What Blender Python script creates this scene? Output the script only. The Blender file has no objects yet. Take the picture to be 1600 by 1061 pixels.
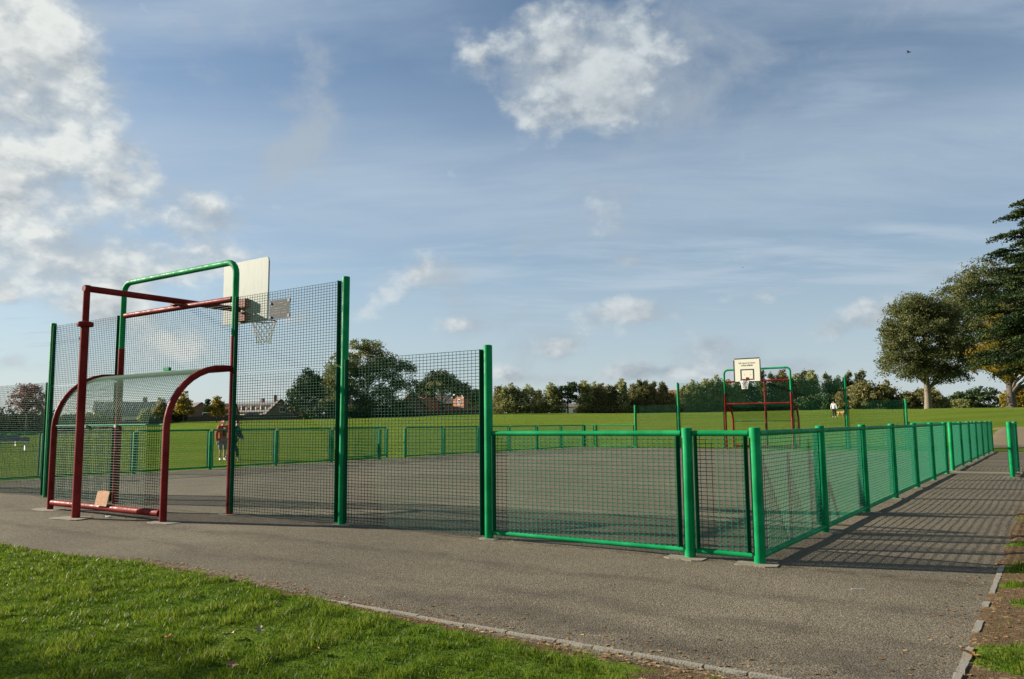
import bpy, math, random
import numpy as np
from mathutils import Vector, Matrix, noise as mnoise

C = bpy.context.scene.collection
scn = bpy.context.scene
R = math.radians
rng = np.random.default_rng(7)
random.seed(7)

# ------------------------------------------------------------------ camera
# world axes: X along the near end of the court (to the right), Y up the court; near right corner = origin
CAM = Vector((2.4493, -7.6640, 1.35))
TH = R(-34.704)          # court axes seen from the camera heading
FOC = 1228.9
cam_d = bpy.data.cameras.new('camera')
cam_d.sensor_width = 36.0
cam_d.lens = 36.0 * FOC / 1600.0
cam_d.clip_start = 0.05
cam_d.clip_end = 6000
cam = bpy.data.objects.new('camera', cam_d)
C.objects.link(cam)
pit, rol = R(6.12), R(-0.509)
fw = Vector((0, math.cos(pit), math.sin(pit)))
up = Vector((0, -math.sin(pit), math.cos(pit)))
rt = Vector((1, 0, 0))
r2 = rt * math.cos(rol) + up * math.sin(rol)
u2 = -rt * math.sin(rol) + up * math.cos(rol)
VROT = Matrix.Rotation(-TH, 3, 'Z')      # survey frame (right, ahead) -> court axes
r2, u2, fw = VROT @ r2, VROT @ u2, VROT @ fw
cam.matrix_world = Matrix(((r2.x, u2.x, -fw.x, CAM.x), (r2.y, u2.y, -fw.y, CAM.y), (r2.z, u2.z, -fw.z, CAM.z), (0, 0, 0, 1)))
scn.camera = cam

# ------------------------------------------------------------------ light
SUN_AZ = R(19.0)         # shadows fall towards this direction (from +X towards +Y)
SUN_EL = R(21.0)
sun_d = bpy.data.lights.new('sun', 'SUN')
sun_d.energy = 5.0
sun_d.angle = R(0.55)
sun_d.color = (1.0, 0.90, 0.76)
sun = bpy.data.objects.new('sun', sun_d)
C.objects.link(sun)
ldir = Vector((math.cos(SUN_AZ) * math.cos(SUN_EL), math.sin(SUN_AZ) * math.cos(SUN_EL), -math.sin(SUN_EL)))
sun.rotation_euler = ldir.to_track_quat('-Z', 'Y').to_euler()
sun.location = (-30, -10, 20)

scn.view_settings.view_transform = 'Standard'
scn.view_settings.look = 'None'
scn.view_settings.gamma = 1.0
scn.view_settings.exposure = 1.22
scn.view_settings.use_curve_mapping = False


class NT:
    """small helper to chain shader nodes"""
    def __init__(s, tree):
        s.t = tree; s.n = tree.nodes; s.l = tree.links
    def put(s, sock, v):
        if isinstance(v, bpy.types.NodeSocket): s.l.new(v, sock)
        elif isinstance(v, (tuple, list)):
            sock.default_value = v if len(v) == len(sock.default_value) else tuple(v) + (1.0,)
        elif v is not None: sock.default_value = v
    def m(s, op, a, b=None, c=None, clamp=False):
        n = s.n.new('ShaderNodeMath'); n.operation = op; n.use_clamp = clamp
        s.put(n.inputs[0], a); s.put(n.inputs[1], b); s.put(n.inputs[2], c)
        return n.outputs[0]
    def vm(s, op, a, b=None):
        n = s.n.new('ShaderNodeVectorMath'); n.operation = op
        s.put(n.inputs[0], a); s.put(n.inputs[1], b)
        return n.outputs[1] if op in ('DOT_PRODUCT', 'LENGTH') else n.outputs[0]
    def xyz(s, x, y, z):
        n = s.n.new('ShaderNodeCombineXYZ'); s.put(n.inputs[0], x); s.put(n.inputs[1], y); s.put(n.inputs[2], z); return n.outputs[0]
    def sep(s, v):
        n = s.n.new('ShaderNodeSeparateXYZ'); s.put(n.inputs[0], v); return n.outputs
    def noise(s, vec, scale, detail=4, rough=0.5, dist=0.0):
        n = s.n.new('ShaderNodeTexNoise'); s.put(n.inputs['Vector'], vec)
        n.inputs['Scale'].default_value = scale; n.inputs['Detail'].default_value = detail
        n.inputs['Roughness'].default_value = rough; n.inputs['Distortion'].default_value = dist
        return n.outputs['Fac']
    def voro(s, vec, scale, feature='F1'):
        n = s.n.new('ShaderNodeTexVoronoi'); n.feature = feature; s.put(n.inputs['Vector'], vec); n.inputs['Scale'].default_value = scale
        return n.outputs
    def ramp(s, f, a, b, lo=0.0, hi=1.0, smooth=True):
        n = s.n.new('ShaderNodeMapRange'); n.interpolation_type = 'SMOOTHSTEP' if smooth else 'LINEAR'
        s.put(n.inputs['Value'], f); n.inputs['From Min'].default_value = a; n.inputs['From Max'].default_value = b
        n.inputs['To Min'].default_value = lo; n.inputs['To Max'].default_value = hi
        return n.outputs[0]
    def mix(s, f, a, b, blend='MIX'):
        n = s.n.new('ShaderNodeMix'); n.data_type = 'RGBA'; n.blend_type = blend
        s.put(n.inputs[0], f); s.put(n.inputs[6], a); s.put(n.inputs[7], b)
        return n.outputs[2]
    def mapping(s, vec, loc=(0, 0, 0), rot=(0, 0, 0), scale=(1, 1, 1)):
        n = s.n.new('ShaderNodeMapping'); s.put(n.inputs[0], vec)
        n.inputs[1].default_value = loc; n.inputs[2].default_value = rot; n.inputs[3].default_value = scale
        return n.outputs[0]
    def bump(s, h, strength, dist=0.01):
        n = s.n.new('ShaderNodeBump'); s.put(n.inputs['Height'], h); n.inputs['Strength'].default_value = strength; n.inputs['Distance'].default_value = dist
        return n.outputs[0]


# ------------------------------------------------------------------ sky (Nishita + cloud layers by direction)
world = bpy.data.worlds.new('World')
scn.world = world
world.use_nodes = True
wt = world.node_tree
wt.nodes.clear()
W = NT(wt)
SKY = 0.070
wout = wt.nodes.new('ShaderNodeOutputWorld')
bg = wt.nodes.new('ShaderNodeBackground')
wt.links.new(bg.outputs[0], wout.inputs[0])
sky = wt.nodes.new('ShaderNodeTexSky')
sky.sky_type = 'NISHITA'
sky.sun_disc = False
sky.sun_elevation = SUN_EL
sky.sun_rotation = math.pi / 2 - (SUN_AZ + math.pi)
sky.air_density = 1.0
sky.dust_density = 0.25
sky.ozone_density = 1.6
tc = wt.nodes.new('ShaderNodeTexCoord')
dvec = W.mapping(tc.outputs['Generated'], rot=(0, 0, TH))     # turn to the survey frame: y = ahead, x = right
dx, dy, dz = W.sep(dvec)
az = W.m('MULTIPLY', W.m('ARCTAN2', dx, dy), 180 / math.pi)
el = W.m('MULTIPLY', W.m('ARCSINE', W.m('MAXIMUM', W.m('MINIMUM', dz, 1.0), -1.0)), 180 / math.pi)
# high thin streaks on a flat layer
den = W.m('ADD', W.m('MAXIMUM', dz, 0.0), 0.10)
pl = W.xyz(W.m('DIVIDE', dx, den), W.m('DIVIDE', dy, den), 0.0)
warp = W.noise(pl, 0.55, 3, 0.5)
pls = W.mapping(W.vm('ADD', pl, W.xyz(W.m('MULTIPLY', warp, 0.9), W.m('MULTIPLY', warp, 0.45), 0.0)), loc=(3.1, 1.7, 0), rot=(0, 0, R(7)), scale=(0.55, 1.15, 1))
veil = W.m('MULTIPLY', W.ramp(W.noise(pls, 0.8, 10, 0.52, 0.0), 0.30, 0.66), 0.92)
fine = W.noise(W.mapping(pls, rot=(0, 0, R(-9)), scale=(1.0, 1.35, 1)), 2.6, 10, 0.62, 0.25)
veil = W.m('MULTIPLY', veil, W.ramp(fine, 0.34, 0.68, 0.38, 1.0))
belt = W.m('MULTIPLY', W.m('EXPONENT', W.m('MULTIPLY', W.m('POWER', W.m('MULTIPLY', W.m('SUBTRACT', el, 16.5), 1 / 5.5), 2.0), -1.0)), W.ramp(fine, 0.25, 0.75, 0.42, 0.72))
veil = W.m('MAXIMUM', veil, belt)
veil = W.m('MAXIMUM', veil, W.ramp(dz, 0.34, 0.0, 0.0, 0.70))     # whiter air towards the horizon
# lower heaped cloud: (az, el, half width, half height, weight)
BLOBS = [(-34, 24.5, 7.0, 5.0, .46), (-33, 18.5, 7.5, 4.0, .44), (-28.2, 16.6, 4.5, 2.4, .28), (-31, 13.0, 8.0, 3.4, .46), (-25.0, 11.2, 4.4, 2.0, .40), (-20.0, 11.0, 3.0, 1.2, .24),
         (-33, 8.5, 5, 2.0, .22), (4.4, 26.4, 5.6, 4.0, .47), (1.6, 25.0, 3.4, 2.0, .27), (0.2, 25.6, 4.0, 3.4, .30), (8.6, 24.6, 6.5, 4.2, .32), (3.0, 21.5, 5.5, 1.6, .16), (-13.0, 22.0, 2.0, 1.9, .30),
         (-22.4, 14.2, 2.8, 1.6, .42), (-6.0, 11.0, 2.4, 1.7, .34), (9.2, 11.6, 2.4, 0.9, .36), (7.9, 8.0, 4.4, 1.4, .42), (3.7, 5.5, 2.2, 0.9, .38),
         (14.6, 5.2, 3.6, 1.3, .44), (25.0, 7.2, 2.6, 1.5, .42), (22.2, 6.0, 2.2, 1.0, .34), (8.6, 3.7, 2.4, 0.7, .42), (13.5, 3.5, 2.6, 0.7, .42),
         (-0.8, 3.6, 2.4, 0.7, .32), (-31.5, 3.9, 4.0, 1.0, .33), (-23.2, 5.6, 3.0, 1.5, .31), (-16.0, 3.0, 2.6, 0.9, .28), (-19.5, 22.0, 3.2, 1.2, .13),
         (-10.5, 4.6, 3.0, .9, .36), (-27.0, 7.6, 3.0, 1.1, .34), (18.5, 3.8, 3.0, .8, .40), (-3.5, 7.2, 3.4, .8, .30), (29.5, 9.6, 3.0, .8, .27), (17.5, 8.6, 3.0, .8, .25), (5.0, 3.2, 5.0, .5, .30), (-14.5, 7.6, 2.6, .9, .28),
         (60, 30, 14, 8, .3), (-75, 20, 18, 9, .34), (-120, 25, 16, 8, .3), (110, 14, 18, 6, .3), (165, 22, 20, 9, .3), (-60, 40, 12, 7, .3), (30, 50, 14, 8, .28)]
bias = None
for a0, e0, ra, re, w in BLOBS:
    q = W.m('ADD', W.m('POWER', W.m('MULTIPLY', W.m('SUBTRACT', az, a0), 1 / ra), 2.0), W.m('POWER', W.m('MULTIPLY', W.m('SUBTRACT', el, e0), 1 / re), 2.0))
    g = W.m('MULTIPLY', W.m('EXPONENT', W.m('MULTIPLY', q, -1.0)), w)
    bias = g if bias is None else W.m('ADD', bias, g)
bias = W.m('MINIMUM', W.m('MULTIPLY', bias, 0.90), 0.37)
cvec = W.mapping(dvec, loc=(1.3, 0.4, 2.2), scale=(1.0, 1.0, 1.45))
def heaps(vec):
    """rounded heaps: fractal noise plus two sizes of soft cells, edges torn by a warp"""
    wn = W.n.new('ShaderNodeTexNoise'); W.put(wn.inputs['Vector'], vec); wn.inputs['Scale'].default_value = 22; wn.inputs['Detail'].default_value = 6; wn.inputs['Roughness'].default_value = 0.62
    wv = W.vm('ADD', vec, W.vm('MULTIPLY', W.vm('SUBTRACT', wn.outputs['Color'], (0.5, 0.5, 0.5)), (0.075, 0.075, 0.075)))
    out = W.noise(vec, 7.5, 10, 0.56, 0.0)
    for sc, k in ((12.0, 0.27), (29.0, 0.14)):
        v = W.n.new('ShaderNodeTexVoronoi'); v.feature = 'F1'; W.put(v.inputs['Vector'], wv); v.inputs['Scale'].default_value = sc
        out = W.m('ADD', out, W.m('MULTIPLY', W.m('SUBTRACT', 0.42, v.outputs['Distance']), k))
    return out
n1 = heaps(cvec)
n2 = heaps(W.vm('ADD', cvec, (-0.020, 0.006, 0.020)))
dn = W.m('ADD', n1, bias)
cover = W.ramp(dn, 0.62, 0.92)
lit = W.m('ADD', W.m('MULTIPLY', W.m('SUBTRACT', n1, n2), 3.0), 0.66, clamp=True)
thick = W.ramp(dn, 0.86, 1.12)
lit = W.m('SUBTRACT', lit, W.m('MULTIPLY', thick, 0.34), clamp=True)
sunside = W.ramp(az, -50, 20, 1.0, 0.0)
cl_lit = W.mix(sunside, (0.37, 0.405, 0.42), (0.50, 0.515, 0.495))
ccol = W.mix(lit, (0.150, 0.182, 0.222), cl_lit)
soft = W.m('MULTIPLY', W.ramp(W.m('ADD', W.m('MULTIPLY', W.m('SUBTRACT', W.noise(cvec, 5.0, 10, 0.60, 0.3), 0.5), 2.2), bias), 0.10, 0.62), 0.74)
# two old vapour trails
def trail(a0, e0, a1, e1, wd):
    k = (e1 - e0) / (a1 - a0)
    off = W.m('SUBTRACT', el, W.m('ADD', W.m('MULTIPLY', W.m('SUBTRACT', az, a0), k), e0))
    off = W.m('ADD', off, W.m('MULTIPLY', W.m('SUBTRACT', W.noise(dvec, 16, 4), 0.5), 0.7))
    g = W.m('EXPONENT', W.m('MULTIPLY', W.m('POWER', W.m('DIVIDE', off, wd), 2.0), -1.0))
    along = W.m('MULTIPLY', W.ramp(az, a0 - 2, a0 + 2), W.ramp(az, a1 - 3, a1 + 3, 1.0, 0.0))
    return W.m('MULTIPLY', W.m('MULTIPLY', g, along), 0.30)
tr = W.m('MAXIMUM', trail(-9.4, 14.4, 6.7, 12.6, 0.22), trail(-19.5, 12.1, -8.4, 11.6, 0.16))
skyc = W.mix(1.0, sky.outputs[0], (SKY, SKY, SKY), 'MULTIPLY')
col = W.mix(W.m('MAXIMUM', veil, tr), skyc, (0.285, 0.345, 0.405))
col = W.mix(soft, col, W.mix(sunside, (0.235, 0.275, 0.315), (0.27, 0.305, 0.33)))
col = W.mix(cover, col, ccol)
wt.links.new(col, bg.inputs[0])
bg.inputs[1].default_value = 0.73

# ------------------------------------------------------------------ mesh helpers
class MB:
    def __init__(s): s.v = []; s.f = []; s.mi = []
    def face(s, idx, mi=0): s.f.append(tuple(idx)); s.mi.append(mi)
    def box(s, c, size, mi=0, rot=None):
        b = len(s.v); hx, hy, hz = size[0] / 2, size[1] / 2, size[2] / 2
        for x, y, z in ((-hx, -hy, -hz), (hx, -hy, -hz), (hx, hy, -hz), (-hx, hy, -hz), (-hx, -hy, hz), (hx, -hy, hz), (hx, hy, hz), (-hx, hy, hz)):
            p = Vector((x, y, z))
            if rot is not None: p = rot @ p
            s.v.append((p.x + c[0], p.y + c[1], p.z + c[2]))
        for q in ((0, 3, 2, 1), (4, 5, 6, 7), (0, 1, 5, 4), (1, 2, 6, 5), (2, 3, 7, 6), (3, 0, 4, 7)): s.face([b + i for i in q], mi)
        return s
    def tube(s, pts, r, n=8, mi=0, caps=True, closed=False):
        pts = [Vector(p) for p in pts]; N = len(pts)
        rr = r if isinstance(r, (list, tuple)) else [r] * N
        b = len(s.v); ref = None
        for i, p in enumerate(pts):
            if closed: t = (pts[(i + 1) % N] - pts[i - 1])
            else: t = (pts[min(i + 1, N - 1)] - pts[max(i - 1, 0)])
            t.normalize()
            if ref is None:
                ref = Vector((0, 0, 1)) if abs(t.z) < 0.9 else Vector((1, 0, 0))
            a = ref - t * ref.dot(t)
            if a.length < 1e-5: a = t.orthogonal()
            a.normalize(); ref = a; bb = t.cross(a)
            for k in range(n):
                an = 2 * math.pi * (k + 0.5) / n
                q = p + (a * math.cos(an) + bb * math.sin(an)) * rr[i]
                s.v.append(q[:])
        for i in range(N if closed else N - 1):
            j = (i + 1) % N
            for k in range(n):
                k2 = (k + 1) % n
                s.face((b + i * n + k, b + i * n + k2, b + j * n + k2, b + j * n + k), mi)
        if caps and not closed:
            s.face([b + k for k in range(n)][::-1], mi); s.face([b + (N - 1) * n + k for k in range(n)], mi)
        return s
    def lathe(s, prof, n=12, c=(0, 0, 0), mi=0):
        b = len(s.v)
        for r, z in prof:
            for k in range(n):
                a = 2 * math.pi * k / n
                s.v.append((c[0] + r * math.cos(a), c[1] + r * math.sin(a), c[2] + z))
        for i in range(len(prof) - 1):
            for k in range(n):
                k2 = (k + 1) % n
                s.face((b + i * n + k, b + i * n + k2, b + (i + 1) * n + k2, b + (i + 1) * n + k), mi)
        s.face([b + k for k in range(n)][::-1], mi); s.face([b + (len(prof) - 1) * n + k for k in range(n)], mi)
        return s
    def prism(s, poly, thick, axis='y', mi=0, off=(0, 0, 0)):
        """poly in (x,z) extruded +-thick/2 along y (or (y,z) along x, (x,y) along z)"""
        b = len(s.v); n = len(poly)
        for sg in (-0.5, 0.5):
            for p, q in poly:
                e = sg * thick
                v = (p, e, q) if axis == 'y' else (e, p, q) if axis == 'x' else (p, q, e)
                s.v.append((v[0] + off[0], v[1] + off[1], v[2] + off[2]))
        s.face([b + i for i in range(n)], mi); s.face([b + n + i for i in range(n)][::-1], mi)
        for i in range(n):
            j = (i + 1) % n
            s.face((b + j, b + i, b + n + i, b + n + j), mi)
        return s
    def mesh(s, name, mats, smooth=False):
        me = bpy.data.meshes.new(name)
        me.from_pydata(s.v, [], s.f)
        for m in (mats if isinstance(mats, (list, tuple)) else [mats]): me.materials.append(m)
        me.polygons.foreach_set('material_index', s.mi)
        if smooth:
            me.shade_smooth()
            try: me.set_sharp_from_angle(angle=R(40))
            except Exception: pass
        me.update()
        return me
    def build(s, name, mats, parent=None, smooth=False, **kw):
        return obj(name, s.mesh(name, mats, smooth), parent, **kw)

def obj(name, me, parent=None, loc=None, label=None):
    o = bpy.data.objects.new(name, me); C.objects.link(o)
    if parent is not None: o.parent = parent
    if loc is not None: o.location = loc
    if label: o['label'] = label
    return o
def tag(o, label, cat, group=None):
    o['label'] = label; o['category'] = cat
    if group: o['group'] = group
    return o
def thing(name, label, cat, loc=(0, 0, 0), rz=0.0, group=None):
    o = bpy.data.objects.new(name, None); C.objects.link(o)
    o.empty_display_size = 0.2
    o.location = loc; o.rotation_euler = (0, 0, rz)
    return tag(o, label, cat, group)
def structure(o, kind='structure'):
    o['kind'] = kind; return o
def kids(o): return list(o.children)
def copy_tree(root, loc, rz=0.0, scale=None, label=None):
    r = root.copy(); C.objects.link(r); r.location = loc; r.rotation_euler = (0, 0, rz)
    if scale is not None: r.scale = scale if hasattr(scale, '__len__') else (scale,) * 3
    if label: r['label'] = label
    for ch in kids(root):
        c = ch.copy(); C.objects.link(c); c.parent = r
        for g in kids(ch):
            d = g.copy(); C.objects.link(d); d.parent = c
    return r

# ------------------------------------------------------------------ materials
def new_mat(name):
    m = bpy.data.materials.new(name); m.use_nodes = True
    m.node_tree.nodes.clear()
    n = NT(m.node_tree)
    out = n.n.new('ShaderNodeOutputMaterial'); p = n.n.new('ShaderNodeBsdfPrincipled')
    n.l.new(p.outputs[0], out.inputs[0])
    t = n.n.new('ShaderNodeTexCoord')
    return m, n, p, t.outputs['Object'], out
def plain(name, col, rough=0.6, var=0.15, scale=6.0, metal=0.0, bump=0.0, bscale=60, spec=None):
    m, n, p, co, _ = new_mat(name)
    f = n.noise(co, scale, 5, 0.6)
    dark = tuple(c * (1 - var) for c in col); lite = tuple(min(1, c * (1 + var)) for c in col)
    n.put(p.inputs['Base Color'], n.mix(f, dark, lite))
    n.put(p.inputs['Roughness'], n.ramp(n.noise(co, scale * 3, 3), 0.3, 0.7, max(0.02, rough - 0.08), min(1, rough + 0.08)))
    p.inputs['Metallic'].default_value = metal
    if spec is not None: p.inputs['Specular IOR Level'].default_value = spec
    if bump: n.put(p.inputs['Normal'], n.bump(n.noise(co, bscale, 4), bump, 0.01))
    return m
def paint(name, col, wear=(0.10, 0.06, 0.04), amount=0.72, rough=0.5):
    """gloss paint on steel with faded patches and small chips"""
    m, n, p, co, _ = new_mat(name)
    fade = n.noise(co, 2.2, 5, 0.6)
    c0 = n.mix(n.ramp(fade, 0.35, 0.7), tuple(c * 0.70 for c in col), tuple(min(1, c * 1.12 + 0.012) for c in col))
    chips = n.ramp(n.noise(co, 30, 7, 0.72), amount, amount + 0.04)
    grime = n.ramp(n.noise(n.mapping(co, scale=(9, 9, 1.2)), 2.0, 6, 0.6), 0.5, 0.85, 0, 0.35)
    c1 = n.mix(grime, c0, tuple(c * 0.45 + 0.012 for c in col))
    n.put(p.inputs['Base Color'], n.mix(chips, c1, wear))
    n.put(p.inputs['Roughness'], n.ramp(n.noise(co, 12, 4), 0.3, 0.7, rough - 0.08, rough + 0.14))
    p.inputs['Specular IOR Level'].default_value = 0.06
    n.put(p.inputs['Normal'], n.bump(n.noise(co, 70, 3), 0.08, 0.004))
    return m
M_green = paint('green_paint', (0.0, 0.255, 0.078), wear=(0.10, 0.22, 0.13), amount=0.695)
M_bar = plain('dark_green_bar', (0.002, 0.085, 0.036), 0.55, 0.3, 8, spec=.1)
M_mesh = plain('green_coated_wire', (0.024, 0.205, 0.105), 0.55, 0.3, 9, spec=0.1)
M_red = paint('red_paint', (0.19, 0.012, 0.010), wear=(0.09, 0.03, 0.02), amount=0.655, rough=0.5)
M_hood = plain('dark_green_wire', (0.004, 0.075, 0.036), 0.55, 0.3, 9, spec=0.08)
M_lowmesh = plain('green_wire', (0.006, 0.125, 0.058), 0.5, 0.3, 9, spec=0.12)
M_darkmesh = plain('silhouette_dark_wire', (0.006, 0.062, 0.036), 0.6, 0.4, 5, spec=0.06)  # green wire with its colour darkened to look silhouetted against the bright sky
M_bolt = plain('bolt_steel', (0.45, 0.45, 0.44), 0.35, 0.2, 20, metal=0.8)
M_black = plain('black_plastic', (0.012, 0.012, 0.014), 0.5, 0.2)
M_rust = plain('rusty_steel', (0.20, 0.065, 0.035), 0.75, 0.55, 30, bump=0.3)
M_white = plain('white_paint', (0.74, 0.74, 0.72), 0.5, 0.08)
M_net = plain('net_cord', (0.62, 0.60, 0.47), 0.85, 0.2, 20)
M_netw = plain('net_cord_white', (0.80, 0.79, 0.74), 0.85, 0.1, 20)
M_concrete = plain('concrete', (0.185, 0.165, 0.115), 0.95, 0.5, 9, bump=0.8, bscale=70)
M_stone = plain('edging_concrete', (0.21, 0.195, 0.155), 0.92, 0.35, 16, bump=0.6, bscale=80)

def board_mat(name, base, streak):
    m, n, p, co, _ = new_mat(name)
    st = n.noise(n.mapping(co, scale=(16, 16, 1.3)), 3.0, 7, 0.68)
    sp = n.noise(co, 22, 6, 0.7)
    c0 = n.mix(n.ramp(st, 0.48, 0.78, 0, 0.7), base, streak)
    c0 = n.mix(n.ramp(sp, 0.62, 0.74, 0, 0.5), c0, tuple(c * 0.55 for c in streak))
    n.put(p.inputs['Base Color'], c0); p.inputs['Roughness'].default_value = 0.62
    return m
M_bback = board_mat('weathered_board_back', (0.265, 0.30, 0.25), (0.12, 0.125, 0.085))
M_bfront = board_mat('cream_board_front', (0.66, 0.64, 0.50), (0.56, 0.52, 0.38))

# asphalt
def asphalt(name, tint=(1, 1, 1), court=False):
    m, n, p, co, _ = new_mat(name)
    big = n.noise(co, 0.35, 6, 0.62, 0.6)
    mid = n.noise(n.mapping(co, scale=(0.55, 1.6, 1)), 1.1, 7, 0.66, 0.5)
    fin = n.noise(co, 55, 3, 0.7)
    agg = n.voro(co, 95)
    base = n.mix(n.ramp(big, 0.3, 0.7), (0.132, 0.119, 0.094), (0.184, 0.164, 0.128))
    base = n.mix(n.ramp(mid, 0.52, 0.78, 0, 0.55), base, (0.088, 0.078, 0.068))
    dirt = n.noise(co, 2.6, 8, 0.7, 0.8)
    base = n.mix(n.ramp(dirt, 0.60, 0.82, 0, 0.5), base, (0.22, 0.185, 0.13))
    sp = n.mix(n.ramp(agg[0], 0.05, 0.75), (0.56, 0.56, 0.56), (1.40, 1.38, 1.33))
    base = n.mix(0.85, base, n.mix(1.0, base, sp, 'MULTIPLY'))
    base = n.mix(0.8, base, n.mix(1.0, base, n.mix(n.ramp(fin, 0.34, 0.66), (0.52, 0.51, 0.50), (1.46, 1.44, 1.40)), 'MULTIPLY'))
    gr = n.noise(co, 17, 8, 0.75)
    base = n.mix(0.8, base, n.mix(1.0, base, n.mix(n.ramp(gr, 0.36, 0.64), (0.78, 0.77, 0.76), (1.20, 1.19, 1.17)), 'MULTIPLY'))
    # pale single chippings and dark pits
    vc = n.voro(co, 60)
    hsh = n.sep(vc[1])[0]
    chip = n.m('MULTIPLY', n.m('GREATER_THAN', hsh, 0.965), n.m('LESS_THAN', vc[0], 0.33))
    base = n.mix(n.m('MULTIPLY', chip, 0.6), base, (0.40, 0.37, 0.31))
    # fine cracks
    cr = n.voro(n.vm('ADD', co, n.xyz(n.m('MULTIPLY', n.noise(co, 1.7, 4), 0.9), n.m('MULTIPLY', n.noise(co, 2.1, 4), 0.9), 0.0)), 0.42, 'DISTANCE_TO_EDGE')
    crack = n.m('MULTIPLY', n.ramp(cr[0], 0.002, 0.007, 0.35, 0.0), n.ramp(big, 0.5, 0.6))
    base = n.mix(crack, base, (0.075, 0.066, 0.056))
    # old wheel streaks and damp margin running along the path
    ox, oy, oz = n.sep(co)
    wob = n.m('MULTIPLY', n.m('SUBTRACT', n.noise(n.mapping(co, scale=(0.6, 0.9, 1)), 0.8, 4), 0.5), n.ramp(oy, -0.6, 0.0, 1.3, 0.12))
    def band(c, w, k):
        q = n.m('POWER', n.m('DIVIDE', n.m('ADD', n.m('SUBTRACT', oy, c), wob), w), 2.0)
        return n.m('MULTIPLY', n.m('EXPONENT', n.m('MULTIPLY', q, -1.0)), k)
    if not court:
        stn = n.m('MAXIMUM', band(-1.32, 0.13, 0.55), n.m('MAXIMUM', band(-2.35, 0.14, 0.5), n.m('MULTIPLY', band(-3.0, 0.28, 0.7), n.ramp(ox, -4.5, -1.5))))
        stn = n.m('MULTIPLY', stn, n.ramp(n.noise(co, 2.4, 7, 0.7), 0.30, 0.62))
        base = n.mix(stn, base, (0.074, 0.064, 0.054))
        foot = n.m('MULTIPLY', band(-0.03, 0.10, 0.75), n.ramp(n.noise(co, 5, 6, 0.7), 0.40, 0.60))
        base = n.mix(foot, base, (0.070, 0.058, 0.036))
    if court:
        st = n.noise(n.mapping(co, rot=(0, 0, R(34)), scale=(0.10, 1.5, 1)), 1.6, 6, 0.6)
        base = n.mix(n.ramp(st, 0.5, 0.75, 0, 0.45), base, (0.12, 0.108, 0.09))
    base = n.mix(1.0, base, tint, 'MULTIPLY')
    n.put(p.inputs['Base Color'], base)
    p.inputs['Roughness'].default_value = 0.95
    p.inputs['Specular IOR Level'].default_value = 0.08
    h = n.m('ADD', n.m('MULTIPLY', n.m('SUBTRACT', 1.0, agg[0]), 0.5), n.m('MULTIPLY', fin, 0.8))
    n.put(p.inputs['Normal'], n.bump(h, 0.75, 0.010))
    return m
M_path = asphalt('path_asphalt', (0.77, 0.765, 0.735))
M_court = asphalt('court_asphalt', (0.72, 0.74, 0.715), True)

def turf(name, far=False):
    m, n, p, co, _ = new_mat(name)
    big = n.noise(co, 0.05 if far else 0.6, 6, 0.6)
    mid = n.noise(co, 0.45 if far else 3.0, 7, 0.65)
    fin = n.noise(co, 16 if far else 45, 4, 0.7)
    a = n.mix(n.ramp(big, 0.35, 0.65), (0.088, 0.150, 0.017), (0.128, 0.178, 0.025))
    a = n.mix(n.ramp(mid, 0.45, 0.75, 0, 0.6), a, (0.152, 0.170, 0.038))
    a = n.mix(n.ramp(fin, 0.35, 0.7, 0, 0.55), a, (0.060, 0.105, 0.016))
    if far:      # mower passes
        w = n.n.new('ShaderNodeTexWave'); n.put(w.inputs['Vector'], n.mapping(co, rot=(0, 0, R(22)))); w.inputs['Scale'].default_value = 0.045
        w.inputs['Distortion'].default_value = 1.5
        a = n.mix(n.m('MULTIPLY', w.outputs['Fac'], 0.22), a, (0.175, 0.195, 0.05))
        soil = None
    else:
        at = n.n.new('ShaderNodeAttribute'); at.attribute_name = 'soil'
        lf = n.voro(co, 34)
        hs = n.sep(lf[1])
        litter = n.mix(n.ramp(hs[0], 0.2, 1.0), (0.09, 0.060, 0.033), (0.215, 0.142, 0.073))
        litter = n.mix(n.m('MULTIPLY', n.m('GREATER_THAN', hs[1], 0.86), 0.8), litter, (0.42, 0.32, 0.17))
        sc = n.mix(n.ramp(n.noise(co, 5, 6, 0.7), 0.4, 0.7), (0.115, 0.082, 0.05), litter)
        a = n.mix(n.ramp(n.m('ADD', at.outputs['Fac'], n.m('MULTIPLY', n.m('SUBTRACT', n.noise(co, 7, 6, 0.7), 0.5), 0.8)), 0.35, 0.65), a, sc)
    n.put(p.inputs['Base Color'], a)
    p.inputs['Roughness'].default_value = 1.0
    p.inputs['Specular IOR Level'].default_value = 0.0
    n.put(p.inputs['Normal'], n.bump(n.m('ADD', fin, n.noise(co, 60 if far else 120, 3)), 0.9, 0.05 if far else 0.02))
    return m
M_field = turf('field_grass', True)
M_lawn = turf('lawn_and_soil', False)

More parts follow.
